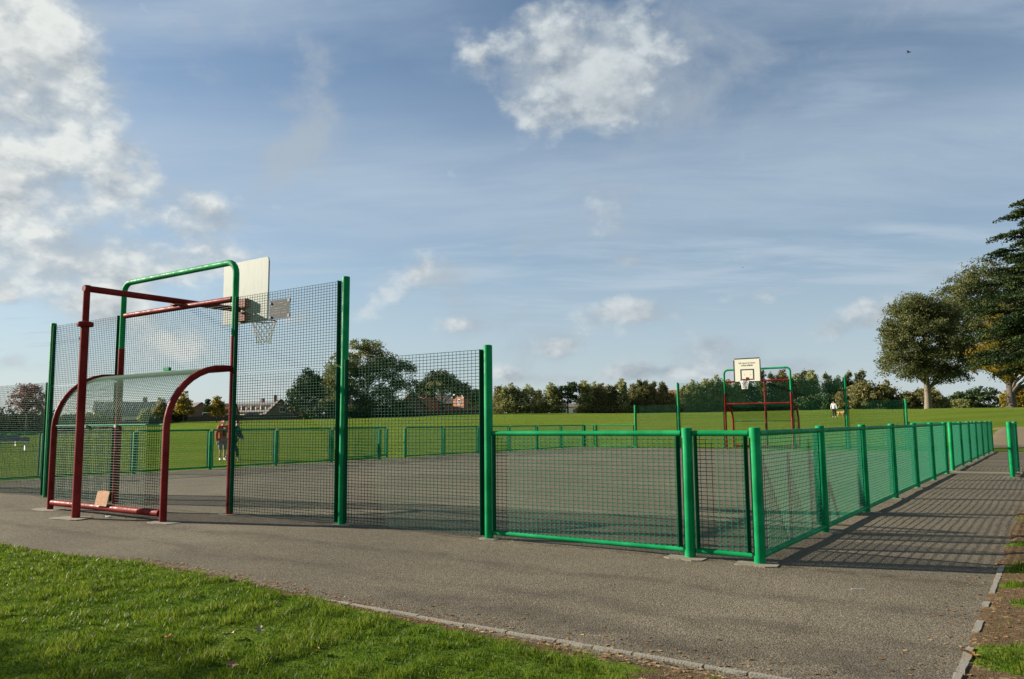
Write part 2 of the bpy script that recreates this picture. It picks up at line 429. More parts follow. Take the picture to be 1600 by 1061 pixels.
def leafmat(name, cols, trans=0.42, rough=0.55):
    """leaf colour varies leaf by leaf through the 'tint' attribute"""
    m, n, p, co, out = new_mat(name)
    at = n.n.new('ShaderNodeAttribute'); at.attribute_name = 'tint'
    r = n.n.new('ShaderNodeValToRGB'); n.put(r.inputs[0], at.outputs['Fac'])
    e = r.color_ramp.elements
    e[0].position = 0.0; e[0].color = (*cols[0], 1); e[1].position = 1.0; e[1].color = (*cols[-1], 1)
    for i, c in enumerate(cols[1:-1]):
        q = e.new((i + 1) / (len(cols) - 1)); q.color = (*c, 1)
    n.put(p.inputs['Base Color'], r.outputs[0]); p.inputs['Roughness'].default_value = rough
    p.inputs['Specular IOR Level'].default_value = 0.10
    tl = n.n.new('ShaderNodeBsdfTranslucent'); n.put(tl.inputs[0], r.outputs[0])
    mx = n.n.new('ShaderNodeMixShader'); mx.inputs[0].default_value = trans
    n.l.new(p.outputs[0], mx.inputs[1]); n.l.new(tl.outputs[0], mx.inputs[2]); n.l.new(mx.outputs[0], out.inputs[0])
    return m
M_blade = leafmat('grass_blades', [(0.032, 0.070, 0.005), (0.082, 0.140, 0.009), (0.152, 0.205, 0.016), (0.27, 0.265, 0.06)], 0.5, 0.42)
L_oak = leafmat('oak_leaves', [(0.064, 0.089, 0.025), (0.110, 0.140, 0.039), (0.181, 0.188, 0.060), (0.276, 0.222, 0.085)])
L_dark = leafmat('evergreen_leaves', [(0.024, 0.045, 0.015), (0.045, 0.072, 0.022), (0.078, 0.107, 0.034)], 0.12)
L_row = leafmat('row_tree_leaves', [(0.114, 0.136, 0.046), (0.199, 0.222, 0.073), (0.313, 0.318, 0.114), (0.482, 0.426, 0.199)])
L_row2 = leafmat('row_tree_leaves_brown', [(0.088, 0.092, 0.036), (0.157, 0.157, 0.058), (0.247, 0.226, 0.088), (0.360, 0.284, 0.127)])
L_gold = leafmat('golden_leaves', [(0.081, 0.084, 0.014), (0.162, 0.142, 0.019), (0.297, 0.203, 0.024), (0.405, 0.230, 0.027)])
L_pale = leafmat('silvery_leaves', [(0.054, 0.068, 0.020), (0.097, 0.111, 0.037), (0.152, 0.159, 0.061), (0.231, 0.221, 0.092)])
L_red = leafmat('reddish_twigs', [(0.085, 0.030, 0.026), (0.17, 0.055, 0.045), (0.25, 0.10, 0.07)])
L_cedar = leafmat('cedar_needles', [(0.008, 0.018, 0.006), (0.018, 0.034, 0.010), (0.038, 0.058, 0.016), (0.075, 0.090, 0.025)], 0.1)
L_litter = leafmat('dead_leaves', [(0.10, 0.055, 0.025), (0.22, 0.12, 0.045), (0.36, 0.24, 0.12), (0.45, 0.33, 0.17)], 0.1, 0.8)
M_bark = plain('bark', (0.085, 0.070, 0.052), 0.9, 0.4, 9, bump=0.8, bscale=25)
M_barkp = plain('pale_bark', (0.165, 0.138, 0.10), 0.9, 0.4, 5, bump=0.8, bscale=18)
M_twig = plain('twigs', (0.055, 0.042, 0.032), 0.9, 0.3)

# ------------------------------------------------------------------ ground
EDGE = [(-600, 684), (-200, 682), (0, 680), (80, 676), (180, 668), (290, 659), (450, 655.5), (600, 652), (720, 647), (800, 645.5), (960, 645.5), (1100, 644), (1240, 641), (1330, 639), (1450, 638), (1600, 636), (1900, 634), (2400, 634)]
RAD = [(-600, 100), (150, 112), (300, 150), (1240, 160), (1380, 135), (1450, 114), (2400, 110)]
RAD0 = [(-600, 46), (800, 46), (1300, 38), (1600, 38), (2400, 40)]
EX = np.array([e[0] for e in EDGE], float); EY = np.array([e[1] for e in EDGE], float)
def survey(x, y):
    d = Vector((x - CAM.x, y - CAM.y, 0)); d = Matrix.Rotation(TH, 3, 'Z') @ d
    return d.x, d.y
def terrain(x, y):
    a, b = survey(x, y)
    r = math.hypot(a, b)
    if b > 1e-3: px = 800 + FOC * a / b
    else: px = -600 if a < 0 else 2400
    px = max(-600, min(2400, px))
    ey = float(np.interp(px, EX, EY)); hor = 669.4 - px * 14.3 / 1600
    rise = (hor - ey) / FOC * math.cos(math.atan((px - 800) / FOC))
    Rr = float(np.interp(px, [q[0] for q in RAD], [q[1] for q in RAD])); r0 = float(np.interp(px, [q[0] for q in RAD0], [q[1] for q in RAD0]))
    zr = 1.35 + rise * Rr
    if b < 0:                         # behind the viewpoint the park stays level
        zr *= max(0.0, 1 + b / (abs(a) + 1e-3))
    t = (r - r0) / (Rr - r0)
    if t <= 0: s = 0.0
    elif t < 1: s = t ** 1.0 * (0.25 + 0.75 * min(1, t * 3)) if t < 1 / 3 else t
    else: s = 1.0
    if 0 < t < 1: s = t ** 0.85 * min(1.0, t * 8 + 0.2)
    z = zr * s
    if t > 1: z -= (r - Rr) * 0.004
    return z - 0.03
def site(px, depth):
    """ground position on the bearing 'px' (view tangent (px-800)/FOC) at a distance ahead"""
    a = (px - 800) / FOC * depth
    v = VROT @ Vector((a, depth, 0))
    x, y = CAM.x + v.x, CAM.y + v.y
    return x, y, terrain(x, y)

def np_mesh(name, co, faces, mats, smooth=False, attr=None):
    me = bpy.data.meshes.new(name)
    nf, k = faces.shape
    me.vertices.add(len(co)); me.vertices.foreach_set('co', np.ascontiguousarray(co, dtype=np.float32).ravel())
    me.loops.add(nf * k); me.loops.foreach_set('vertex_index', np.ascontiguousarray(faces, dtype=np.int32).ravel())
    me.polygons.add(nf); me.polygons.foreach_set('loop_start', np.arange(0, nf * k, k, dtype=np.int32))
    me.update(calc_edges=True)
    for m in (mats if isinstance(mats, (list, tuple)) else [mats]): me.materials.append(m)
    if attr is not None:
        nm, dom, val = attr
        at = me.attributes.new(nm, 'FLOAT', dom); at.data.foreach_set('value', np.ascontiguousarray(val, dtype=np.float32))
    if smooth: me.shade_smooth()
    me.validate(); me.update()
    return me

def polar_ground():
    rings = np.concatenate([np.linspace(0.5, 30, 24), np.linspace(32, 170, 70), np.geomspace(175, 2500, 14)])
    na = 220; vs = []
    for r in rings:
        for k in range(na):
            an = 2 * math.pi * k / na
            x, y = CAM.x + r * math.cos(an), CAM.y + r * math.sin(an)
            vs.append((x, y, terrain(x, y)))
    fs = []
    for i in range(len(rings) - 1):
        for k in range(na):
            k2 = (k + 1) % na
            fs.append((i * na + k, i * na + k2, (i + 1) * na + k2, (i + 1) * na + k))
    me = np_mesh('field', np.array(vs), np.array(fs), M_field, True)
    return structure(obj('field', me))
polar_ground()

def undul(x, y):
    return 0.010 * mnoise.noise(Vector((x * 0.55, y * 0.55, 3.3))) + 0.005 * mnoise.noise(Vector((x * 1.7, y * 1.7, 8.1)))
def grid_sheet(name, x0, x1, y0, y1, step, zf, mat, soil=None):
    nx = max(2, int((x1 - x0) / step) + 1); ny = max(2, int((y1 - y0) / step) + 1)
    xs = np.linspace(x0, x1, nx); ys = np.linspace(y0, y1, ny)
    vs = np.array([(x, y, zf(x, y)) for y in ys for x in xs])
    ii, jj = np.meshgrid(np.arange(nx - 1), np.arange(ny - 1)); a = (jj * nx + ii).ravel()
    fs = np.stack([a, a + 1, a + nx + 1, a + nx], 1)
    at = None
    if soil is not None: at = ('soil', 'POINT', np.array([soil(v[0], v[1]) for v in vs]))
    return structure(obj(name, np_mesh(name, vs, fs, mat, True, at)))
grid_sheet('court_surface', -20.0, 0.0, 0.0, 31.6, 0.35, undul, M_court)
grid_sheet('front_path', -32.0, 1.93, -3.6, 0.0, 0.2, undul, M_path)
grid_sheet('side_path', 0.0, 2.2, 0.0, 33.2, 0.2, undul, M_path)

# lawn and verge (real bumps, soil where it is worn)
def nz(x, y, s, o=0.0): return mnoise.noise(Vector((x * s, y * s, o)))
def sst(a, b, x):
    t = max(0.0, min(1.0, (x - a) / (b - a))); return t * t * (3 - 2 * t)
def edge_y(x):
    return float(np.interp(x, [-30, -8, -6.5, -5.0, -3.4, -1.7, 0, 3], [-3.36, -3.30, -3.28, -3.10, -3.20, -3.36, -3.44, -3.46]))
def soil_l(x, y):
    e = edge_y(x) - y + 0.10 * nz(x, y, 2.1, 1.0) + 0.06 * nz(x, y, 6.0, 4.0)
    s = 1 - sst(0.0, 0.24, e + 0.10 * nz(x, y, 11.0, 5.0))
    if x > -2.6:
        s = max(s, (1 - sst(0.06, 0.30, e)) * sst(-2.6, -1.4, x) * (1 - 0.45 * sst(-1.1, -0.7, x)))
    s = max(s, sst(-0.1, 0.9, x + 0.5 * nz(x, y, 1.6, 7.0)) * (1 - 0.85 * sst(0.0, 0.35, nz(x, y, 2.4, 12.0))))
    return s
def soil_r(x, y):
    e = x - 1.95 + 0.25 * nz(x, y, 1.3, 2.0) + 0.10 * nz(x, y, 4.5, 9.0)
    far = sst(0.8, 1.7, y)
    thr = 2.6 * (1 - far) + 0.42 * far
    s = 1 - sst(thr - 0.22, thr + 0.22, e)
    return s * (1 - 0.9 * sst(0.18, 0.42, nz(x, y, 2.2, 5.0)))
def lawn_z(x, y):
    e = edge_y(x) - y
    return -0.028 + 0.045 * sst(-0.10, 0.10, e) + 0.018 * nz(x, y, 1.1, 3.0) * sst(0, 0.6, e) + 0.020 * nz(x, y, 4.6, 6.0) * sst(0, .3, e) + 0.010 * nz(x, y, 9.0, 16.0) * sst(0, .3, e)
def verge_z(x, y):
    k = sst(0.85, 1.3, y)
    e = x - (1.865 - k * (-0.05) - k * (0.06 + 0.10 * nz(x, y, 0.9, 2.0) + 0.06 * nz(x, y, 3.0, 4.0)))
    return -0.034 + (0.040 + 0.012 * k) * sst(-0.06, 0.05, e) + 0.014 * sst(.05, .4, e) + 0.016 * nz(x, y, 1.3, 3.0) * sst(0, .5, e) + 0.008 * nz(x, y, 5, 6.0) * sst(0, .3, e)
grid_sheet('lawn', -16.0, 1.7, -9.0, -2.85, 0.06, lawn_z, M_lawn, soil_l)
def verge_edge(x, y): return verge_z(x, y)
grid_sheet('verge', 1.6, 7.0, -9.0, 34.0, 0.07, verge_edge, M_lawn, soil_r)

def blades(name, pts, zs, hts, wid, tint, mat, curl=0.6):
    n = len(pts); an = rng.uniform(0, 2 * np.pi, n); an2 = rng.uniform(0, 2 * np.pi, n)
    side = np.stack([np.cos(an), np.sin(an), np.zeros(n)], 1) * wid[:, None]
    lean = np.stack([np.cos(an2), np.sin(an2), np.zeros(n)], 1) * (hts * rng.uniform(0.15, curl + 0.35, n))[:, None]
    b = np.concatenate([pts, zs[:, None]], 1)
    upv = np.zeros((n, 3)); upv[:, 2] = hts
    v0 = b - side; v1 = b + side
    mid = b + upv * 0.6 + lean * 0.38
    v2 = mid + side * 0.7; v3 = mid - side * 0.7
    tip = b + upv + lean
    v4 = tip + side * 0.12; v5 = tip - side * 0.12
    co = np.stack([v0, v1, v2, v3, v4, v5], 1).reshape(-1, 3)
    o = np.arange(n) * 6
    fs = np.concatenate([np.stack([o, o + 1, o + 2, o + 3], 1), np.stack([o + 3, o + 2, o + 4, o + 5], 1)])
    me = np_mesh(name, co, fs, mat, False, ('tint', 'FACE', np.concatenate([tint, tint])))
    return structure(obj(name, me), 'stuff')

def scatter_lawn():
    out = []
    cnt = 0
    # denser close to the viewpoint, where single blades show
    for (d0, d1, dens) in ((1.6, 3.6, 9000), (3.6, 5.5, 6500), (5.5, 8.0, 5200), (8.0, 13.5, 3000)):
        half = R(40)
        area = half * (d1 * d1 - d0 * d0)
        k = int(area * dens)
        rr = np.sqrt(rng.uniform(d0 * d0, d1 * d1, k)); an = rng.uniform(-half, half, k)
        a, b = rr * np.sin(an), rr * np.cos(an)
        cs, sn = math.cos(-TH), math.sin(-TH)
        x = CAM.x + cs * a - sn * b; y = CAM.y + sn * a + cs * b
        px = 800 + FOC * a / np.maximum(b, .1)
        ok = (px > -60) & (px < 1660)
        x, y, rr = x[ok], y[ok], rr[ok]
        out.append(np.stack([x, y, rr], 1))
    P = np.concatenate(out)
    left = (P[:, 0] < 1.85) & (P[:, 1] < -3.0) & (P[:, 0] > -15.5)
    right = (P[:, 0] > 1.98) & (P[:, 0] < 6.9)
    P = P[left | right]
    keep = np.zeros(len(P), bool); zz = np.zeros(len(P)); cl = np.zeros(len(P))
    rnd = rng.random(len(P))
    for i, (x, y, r) in enumerate(P):
        if x < 1.85:
            if y > edge_y(x) + (0.05 if x < -2 else -0.02): continue
            s = soil_l(x, y)
        else: s = soil_r(x, y)
        if rnd[i] < (1 - s) ** 1.6 * 1.02 + 0.006:
            keep[i] = True
            zz[i] = lawn_z(x, y) if x < 1.85 else verge_z(x, y)
            cl[i] = 0.45 + 0.9 * nz(x, y, 2.4, 20.0) + 0.9 * nz(x, y, 7.0, 24.0) + 0.35 * nz(x, y, 17.0, 28.0)
    P, zz, cl = P[keep], zz[keep], np.clip(cl[keep], 0, 1.2)
    n = len(P)
    h = (0.014 + 0.042 * cl) * 0.88 * rng.uniform(0.6, 1.35, n)
    ee = np.array([edge_y(a) for a in P[:, 0]]) - P[:, 1]          # trimmed short beside the kerb stones
    trim = np.where((P[:, 0] > -2.2) & (P[:, 0] < 1.85), np.clip(0.22 + ee / 0.34, 0.22, 1.0), 1.0)
    h *= trim
    w = np.interp(P[:, 2], [2, 5, 9, 13], [0.0019, 0.0026, 0.0036, 0.0052]) * rng.uniform(0.7, 1.3, n)
    tint = np.clip(0.26 + 0.42 * (cl - 0.4) + rng.normal(0, 0.22, n), 0, 1)
    blades('grass', P[:, :2], zz - 0.004, h, w, tint, M_blade)
scatter_lawn()

# ------------------------------------------------------------------ edging stones, pads, sill
rs = random.Random(3)
pe = structure(obj('path_edging', None))
def stone(cx, cy, ln, wd, rz):
    mb = MB(); hx, hy = ln / 2, wd / 2
    pts = [(-hx, -hy), (-hx * .4, -hy + rs.uniform(-.006, .008)), (hx * .5, -hy + rs.uniform(-.006, .008)), (hx, -hy + rs.uniform(-.004, .006)), (hx, hy), (hx * .3, hy + rs.uniform(-.006, .006)), (-hx * .5, hy + rs.uniform(-.006, .006)), (-hx, hy)]
    mb.prism(pts, 0.10, 'z')
    o = mb.build('edging_stone', M_stone, pe)
    o.location = (cx, cy, -0.040 + rs.uniform(0, .005) + undul(cx, cy)); o.rotation_euler = (rs.uniform(-.015, .015), rs.uniform(-.006, .006), rz)
x = -2.3
while x < 1.75:
    ln = rs.uniform(0.18, 0.46)
    if rs.random() < 0.9 or x > -1.4: stone(x + ln / 2, -3.338 - 0.006 * (x + 2) + rs.uniform(-.008, .008), ln - .014, 0.038, rs.uniform(-.02, .02))
    x += ln
y = -3.2
while y < 0.95:
    ln = rs.uniform(0.2, 0.5)
    if (y > -2.75 and rs.random() < 0.78) or rs.random() < .3 or y > 0.1: stone(1.915 + rs.uniform(-.006, .006), y + ln / 2, ln - .02, 0.042, R(90) + rs.uniform(-.03, .03))
    y += ln
sill = MB(); sill.box((0.78, 15.75, 0.0), (1.5, 0.16, 0.05))
structure(sill.build('entrance_sill', plain('sill_concrete', (0.17, 0.155, 0.12), .95, .3, 8, bump=.6)))
def pad(cx, cy, rx, ry, rz=0.0, k=0):
    mb = MB(); r_ = random.Random(k * 13 + 5); n = 16
    pts = []
    for i in range(n):
        a = 2 * math.pi * i / n
        e = 0.55
        ca, sa = math.cos(a), math.sin(a)
        pts.append((rx * math.copysign(abs(ca) ** e, ca) * r_.uniform(.88, 1.06), ry * math.copysign(abs(sa) ** e, sa) * r_.uniform(.86, 1.08)))
    mb.prism(pts, 0.05, 'z')
    o = structure(mb.build('concrete_pad', M_concrete))
    o.location = (cx, cy, -0.016 + undul(cx, cy)); o.rotation_euler = (0, 0, rz)
for k, (a, b, rx, ry, rz) in enumerate([(-.02, -.06, .24, .16, .1), (-.72, -.06, .25, .15, -.05), (-9.77, -1.60, .40, .22, .2), (-8.13, -1.13, .32, .18, .1), (-11.5, -1.12, .4, .2, 0), (-8.2, .0, .2, .13, 0),
                                        (-3.2, 0, .16, .12, 0), (-5.71, 0, .16, .12, .2), (.02, 2.55, .2, .14, 0), (.02, 5.06, .22, .13, .1), (0.02, 7.55, .2, .13, 0), (.0, 10.1, .2, .14, 0), (.0, 16.46, .22, .16, 0), (.05, 19.0, .25, .2, .3), (1.43, 14.3, .2, .16, 0)]):
    pad(a, b, rx * .86, ry * .86, rz, k)

# ------------------------------------------------------------------ fencing
LOW, MIDH, HIGH = 1.295, 2.307, 3.44
WV, WH = 0.0033, 0.0037
cache = {}
def post_mesh(h, r=0.054, mat=M_green):
    k = ('post', h, r, mat.name)
    if k not in cache:
        mb = MB(); mb.lathe([(r, -0.06), (r, h - 0.012), (r * 0.93, h - 0.003), (r * 0.55, h + 0.002)], 20)
        cache[k] = mb.mesh('post', mat, True)
    return cache[k]
def mesh_mesh(w, z0, z1, mat=M_mesh, ph=0.040):
    k = ('mesh', ph, round(w, 3), round(z0, 3), round(z1, 3), mat.name)
    if k not in cache:
        mb = MB(); nv = max(2, round(w / 0.060)); nh = max(2, round((z1 - z0) / ph))
        for i in range(nv + 1):
            x = -w / 2 + w * i / nv
            mb.tube([(x, WV, z0), (x, WV, z1)], WV, 5, caps=False)
        for j in range(nh + 1):
            z = z0 + (z1 - z0) * j / nh
            mb.tube([(-w / 2, -WH, z), (w / 2, -WH, z)], WH, 5, caps=False)
        cache[k] = mb.mesh('mesh_panel', mat, True)
    return cache[k]
def clamp_mesh(z0, z1):
    k = ('clamp', round(z0, 3), round(z1, 3))
    if k not in cache:
        mb = MB(); mb.box((0, -0.004, (z0 + z1) / 2), (0.034, 0.006, z1 - z0)).box((0.0, 0.026, (z0 + z1) / 2), (0.007, 0.053, z1 - z0))
        cache[k] = mb.mesh('fixing_bar', M_bar)
    return cache[k]
def bolt_mesh():
    if 'bolt' not in cache:
        mb = MB(); mb.tube([(0, 0, 0), (0, -0.012, 0)], 0.009, 6); cache['bolt'] = mb.mesh('bolt', M_bolt)
    return cache['bolt']
def rail_mesh(w, r):
    k = ('rail', round(w, 3), r)
    if k not in cache:
        mb = MB(); mb.tube([(-w / 2, 0, 0), (w / 2, 0, 0)], r, 14)
        for s in (-1, 1): mb.tube([(s * w / 2, 0, 0), (s * (w / 2 + .012), 0, 0)], r * .86, 14, mi=1)
        cache[k] = mb.mesh('rail', [M_green, M_black], True)
    return cache[k]
def fence(label, origin, rz, posts, bays, name='mesh_fence', nbolt=True, hscale=1.0):
    t = thing(name, label, 'fence', (*origin, 0.0), rz, 'green mesh fencing round the ball court')
    for s, h in posts:
        p = obj('post', post_mesh(h), t, (s, 0, 0)); p.rotation_euler = (rs.uniform(-.005, .005), rs.uniform(-.005, .005), rs.uniform(0, 6.28))
    for s0, s1, kind in bays:
        w = s1 - s0 - 0.135; cx = (s0 + s1) / 2
        if kind == 'low':
            zs = [(0.10, 1.215)]
            obj('top_rail', rail_mesh(s1 - s0 - 0.135, 0.029), t, (cx, -0.012, 1.238))
            obj('bottom_rail', rail_mesh(s1 - s0 - 0.135, 0.027), t, (cx, -0.012, 0.072))
        elif kind == 'mid': zs = [(0.035, 2.255)]
        else: zs = [(0.035, 2.165), (2.195, 3.385)]
        if kind == 'low': w -= 0.02
        for z0, z1 in zs:
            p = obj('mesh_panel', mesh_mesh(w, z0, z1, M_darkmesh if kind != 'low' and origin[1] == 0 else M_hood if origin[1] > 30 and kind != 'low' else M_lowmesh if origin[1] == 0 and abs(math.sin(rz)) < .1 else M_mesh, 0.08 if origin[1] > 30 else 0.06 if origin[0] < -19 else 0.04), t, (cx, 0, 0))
            for sg in (-1, 1):
                obj('fixing_bar', clamp_mesh(z0, z1), p, (sg * (w / 2 - 0.018), 0.013, 0))
                if nbolt:
                    for fz in ((.2, .8) if kind == 'low' else (.1, .4, .7, .95)):
                        obj('bolt', bolt_mesh(), p, (sg * (w / 2 - 0.018), 0.009, z0 + (z1 - z0) * fz))
    return t
XL = -19.75; YF = 31.45
# near end, right of the goal: origin at the right corner, running left
fence('green end fence right of the near goal, stepping down from tall to waist height', (0, 0), R(180),
      [(0, LOW), (0.70, LOW), (3.215, MIDH), (5.715, HIGH)], [(0, .70, 'low'), (.70, 3.215, 'low'), (3.215, 5.715, 'mid'), (5.715, 8.2, 'high')])
fence('green end fence to the left of the near goal, tall bay beside a lower one', (-11.5, 0), R(180),
      [(2.54, HIGH), (5.05, MIDH), (7.5, LOW), (8.25, LOW)], [(0, 2.54, 'high'), (2.54, 5.05, 'mid'), (5.05, 7.5, 'low'), (7.5, 8.25, 'low')])
fence('waist-high green side fence along the tarmac path, from the corner post to the entrance', (0, 0), R(90),
      [(2.53, LOW), (5.05, LOW), (7.55, LOW), (10.1, LOW), (12.62, LOW), (15.14, LOW)],
      [(0, 2.53, 'low'), (2.53, 5.05, 'low'), (5.05, 7.55, 'low'), (7.55, 10.1, 'low'), (10.1, 12.62, 'low'), (12.62, 15.14, 'low')])
fence('waist-high green side fence along the path beyond the entrance, farther half', (0, 16.46), R(90),
      [(0, LOW), (2.5, LOW), (5.0, LOW), (7.5, LOW), (10.0, LOW), (12.5, LOW), (14.99, LOW)],
      [(2.5 * i, 2.5 * (i + 1) if i < 5 else 14.99, 'low') for i in range(6)], nbolt=False)
LF = [0.0, 2.53, 5.05, 7.55, 10.1, 12.62, 15.14]
fence('waist-high green side fence in front of the field, behind the near goal', (XL, 0), R(90),
      [(s, 1.20) for s in LF[1:]], [(LF[i], LF[i + 1], 'low') for i in range(6)], nbolt=False)
fence('waist-high green side fence in front of the field, far part beyond the opening', (XL, 16.6), R(90),
      [(0, 1.20), (2.5, 1.20), (5.0, 1.20), (7.5, 1.20), (10.0, 1.20), (12.4, 1.20)], [(0, 2.5, 'low'), (2.5, 5, 'low'), (5, 7.5, 'low'), (7.5, 10, 'low'), (10, 12.4, 'low'), (12.4, 14.85, 'low')], nbolt=False)
fence('far end fence left of the far goal, rising to a tall bay beside it', (-11.5, YF), R(180),
      [(2.54, HIGH), (5.05, MIDH), (7.5, 1.25), (8.25, 1.25)], [(0, 2.54, 'high'), (2.54, 5.05, 'mid'), (5.05, 7.5, 'low'), (7.5, 8.25, 'low')], nbolt=False)
fence('far end fence to the right of the far goal, stepping down to the far corner', (0, YF), R(180),
      [(0.70, LOW), (3.215, MIDH), (5.715, HIGH)], [(0, .70, 'low'), (.70, 3.215, 'low'), (3.215, 5.715, 'mid'), (5.715, 8.2, 'high')], nbolt=False)
fence('short green barrier panel on two posts standing across the right-hand path', (1.44, 14.3), R(90), [(0, LOW), (2.6, LOW)], [(0, 2.6, 'low')], 'barrier_panel', nbolt=False)
fence('short green barrier panel standing out in the field behind the opening in the side fence', (XL - 1.5, 14.6), R(90), [(0, 1.2), (2.5, 1.2)], [(0, 2.5, 'low')], 'barrier_panel', nbolt=False)

# ------------------------------------------------------------------ goals with basketball hoops
def arc(c, r, a0, a1, n, plane):
    out = []
    for i in range(n + 1):
        a = a0 + (a1 - a0) * i / n
        p, q = c[0] + r * math.cos(a), c[1] + r * math.sin(a)
        out.append(plane(p, q))
    return out
def text_mesh(txt, size):
    cu = bpy.data.curves.new('lettering', 'FONT'); cu.body = txt; cu.size = size; cu.align_x = 'CENTER'; cu.extrude = 0.001
    cu.resolution_u = 2
    o = bpy.data.objects.new('lettering_tmp', cu); C.objects.link(o)
    dg = bpy.context.evaluated_depsgraph_get(); dg.update()
    me = bpy.data.meshes.new_from_object(o.evaluated_get(dg))
    bpy.data.objects.remove(o); bpy.data.curves.remove(cu)
    me.materials.clear(); me.materials.append(M_black)
    return me
def goal(label, loc, rz, near):
    """local: x across the mouth, -y out behind the court, +y into it"""
    t = thing('goal_unit', label, 'goal', loc, rz, 'red goals with a basketball hoop above')
    hw = 1.65; HD = 1.10; ZC = 2.25; rr = 0.92
    for s in (-1, 1):
        MB().tube([(s * hw, 0, -.06), (s * hw, 0, 2.77)], .054, 18).build('post', M_red, t, True)
    zt = 3.97
    pts = [(-hw, 0, 2.72), (-hw, 0, zt - .2)] + arc((-hw + .2, zt - .2), .2, math.pi, math.pi / 2, 5, lambda p, q: (p, 0, q))[1:] + \
          arc((hw - .2, zt - .2), .2, math.pi / 2, 0, 5, lambda p, q: (p, 0, q)) + [(hw, 0, 2.72)]
    MB().tube(pts, .050, 18).build('arch', M_green, t, True)
    MB().tube([(-hw + .06, 0, ZC), (hw - .06, 0, ZC)], .040, 16).build('crossbar', M_red, t, True)
    ub = MB().tube([(-hw + .08, 0, 3.37), (hw - .08, 0, 3.37)], .045, 16)
    for s in (-1, 1): ub.tube([(s * (hw - .082), 0, 3.37), (s * (hw - .05), 0, 3.37)], .03, 10, mi=1)
    ub.build('upper_bar', [M_red, M_green], t, True)
    hp = lambda s: [(s * (hw - .0), -HD, -.06), (s * hw, -HD, ZC - rr)] + arc((-HD + rr, ZC - rr), rr, math.pi, math.pi / 2, 10, lambda p, q: (s * hw, p, q))[1:] + [(s * hw, -.055, ZC)]
    for s in (-1, 1): MB().tube(hp(s), .050, 16).build('hood_tube', M_red, t, True)
    br = MB().tube([(-hw + .07, -HD, .115), (hw - .09, -HD, .115)], .050, 16)
    for s in (-1, 1): br.tube([(s * (hw - .05), -HD, .115), (s * (hw - .1), -HD, .115)], .03, 10, mi=1)
    br.build('base_rail', [M_red, M_black], t, True)
    # back mesh, hood mesh
    w = 2 * hw - .14
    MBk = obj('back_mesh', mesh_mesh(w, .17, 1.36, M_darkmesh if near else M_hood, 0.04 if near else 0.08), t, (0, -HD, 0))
    MB().tube([(-w / 2, -HD - .006, 1.385), (w / 2, -HD - .006, 1.385)], .011, 8).build('mesh_joint_rod', M_mesh, t, True)
    for xx in (-.55, .35): MB().box((0, -HD - .03, 1.37), (.05, .05, .045)).build('joint_clip', M_bolt, t, loc=(xx, 0, 0))
    hmb = MB()
    prof = [(-HD, ZC - rr + .03)] + arc((-HD + rr, ZC - rr), rr, math.pi, math.pi / 2, 24, lambda p, q: (p, q))[1:] + [(-.1, ZC), (-.04, ZC)]
    nv = round(w / .06)
    for i in range(nv + 1):
        x = -w / 2 + w * i / nv
        hmb.tube([(x, p, q) for p, q in prof[::2] + [prof[-1]]], WV, 4, caps=False)
    # equal steps along the arc
    L = [0]
    for a, b in zip(prof[:-1], prof[1:]): L.append(L[-1] + math.hypot(b[0] - a[0], b[1] - a[1]))
    for k in range(int(L[-1] / .034) + 1):
        d = k * .034
        p = np.interp(d, L, [q[0] for q in prof]); q = np.interp(d, L, [q_[1] for q_ in prof])
        hmb.tube([(-w / 2, p, q + .006), (w / 2, p, q + .006)], .0054, 4, caps=False)
    hmb.build('hood_mesh', M_hood, t, True)
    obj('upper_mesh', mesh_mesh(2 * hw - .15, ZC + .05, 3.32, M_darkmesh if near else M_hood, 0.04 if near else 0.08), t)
    MB().box((0, -.05, ZC + .075), (.17, .05, .055)).build('crossbar_bracket', M_green, t, loc=(-.1, 0, 0))
    # pole and arm
    px, py = .08, -1.54
    pole = MB().tube([(px, py, -.06), (px, py, 2.93)], .060, 18).build('hoop_pole', M_red, t, True)
    MB().lathe([(.06, 2.89), (.115, 2.895), (.12, 2.93), (.115, 2.96), (.055, 2.975)], 16, (px, py, 0)).build('flange', M_red, pole, True)
    MB().tube([(px, py, 2.96), (px, py, 3.535)], .050, 18).build('pole_extension', M_red, pole, True)
    if near: MB().tube([(px - .052, py - .028, 2.71), (px - .056, py - .0305, 2.71)], .042, 12).build('sticker', M_white, pole)
    arm = MB().tube([(px, py - .05, 3.485), (0.0, 1.28, 3.485)], .050, 18).build('hoop_arm', M_red, t, True)
    MB().box((.02, 0, 3.425), (.16, .14, .03)).build('arm_clamp', M_rust, arm)
    for dz_ in (.12, -.13): MB().box((0, 1.33, 3.485 + dz_), (.30, .10, .16)).build('mounting_plate', M_rust, arm)
    # backboard
    bw, z0, z1, by = .66, 3.25, 4.42, 1.40
    bb = MB()
    poly = [(-bw, z0), (bw, z0)] + arc((bw - .06, z1 - .06), .06, 0, math.pi / 2, 4, lambda p, q: (p, q)) + arc((-bw + .06, z1 - .06), .06, math.pi / 2, math.pi, 4, lambda p, q: (p, q))
    bb.prism(poly, .022, 'y', off=(0, by, 0)); bb.mi[1] = 1
    # prism face 0 is the y- side (back), face 1 the y+ side (front)
    bo = bb.build('backboard', [M_bback, M_bfront], t)
    yf = by + .0145
    fr = MB(); fwid = .045
    for (cx, cz, sx, sz) in ((0, z1 - fwid / 2, 2 * bw - .06, fwid), (0, z0 + fwid / 2, 2 * bw, fwid), (-bw + fwid / 2, (z0 + z1) / 2 - .015, fwid, z1 - z0 - 2 * fwid - .03), (bw - fwid / 2, (z0 + z1) / 2 - .015, fwid, z1 - z0 - 2 * fwid - .03)):
        fr.box((cx, yf, cz), (sx, .006, sz))
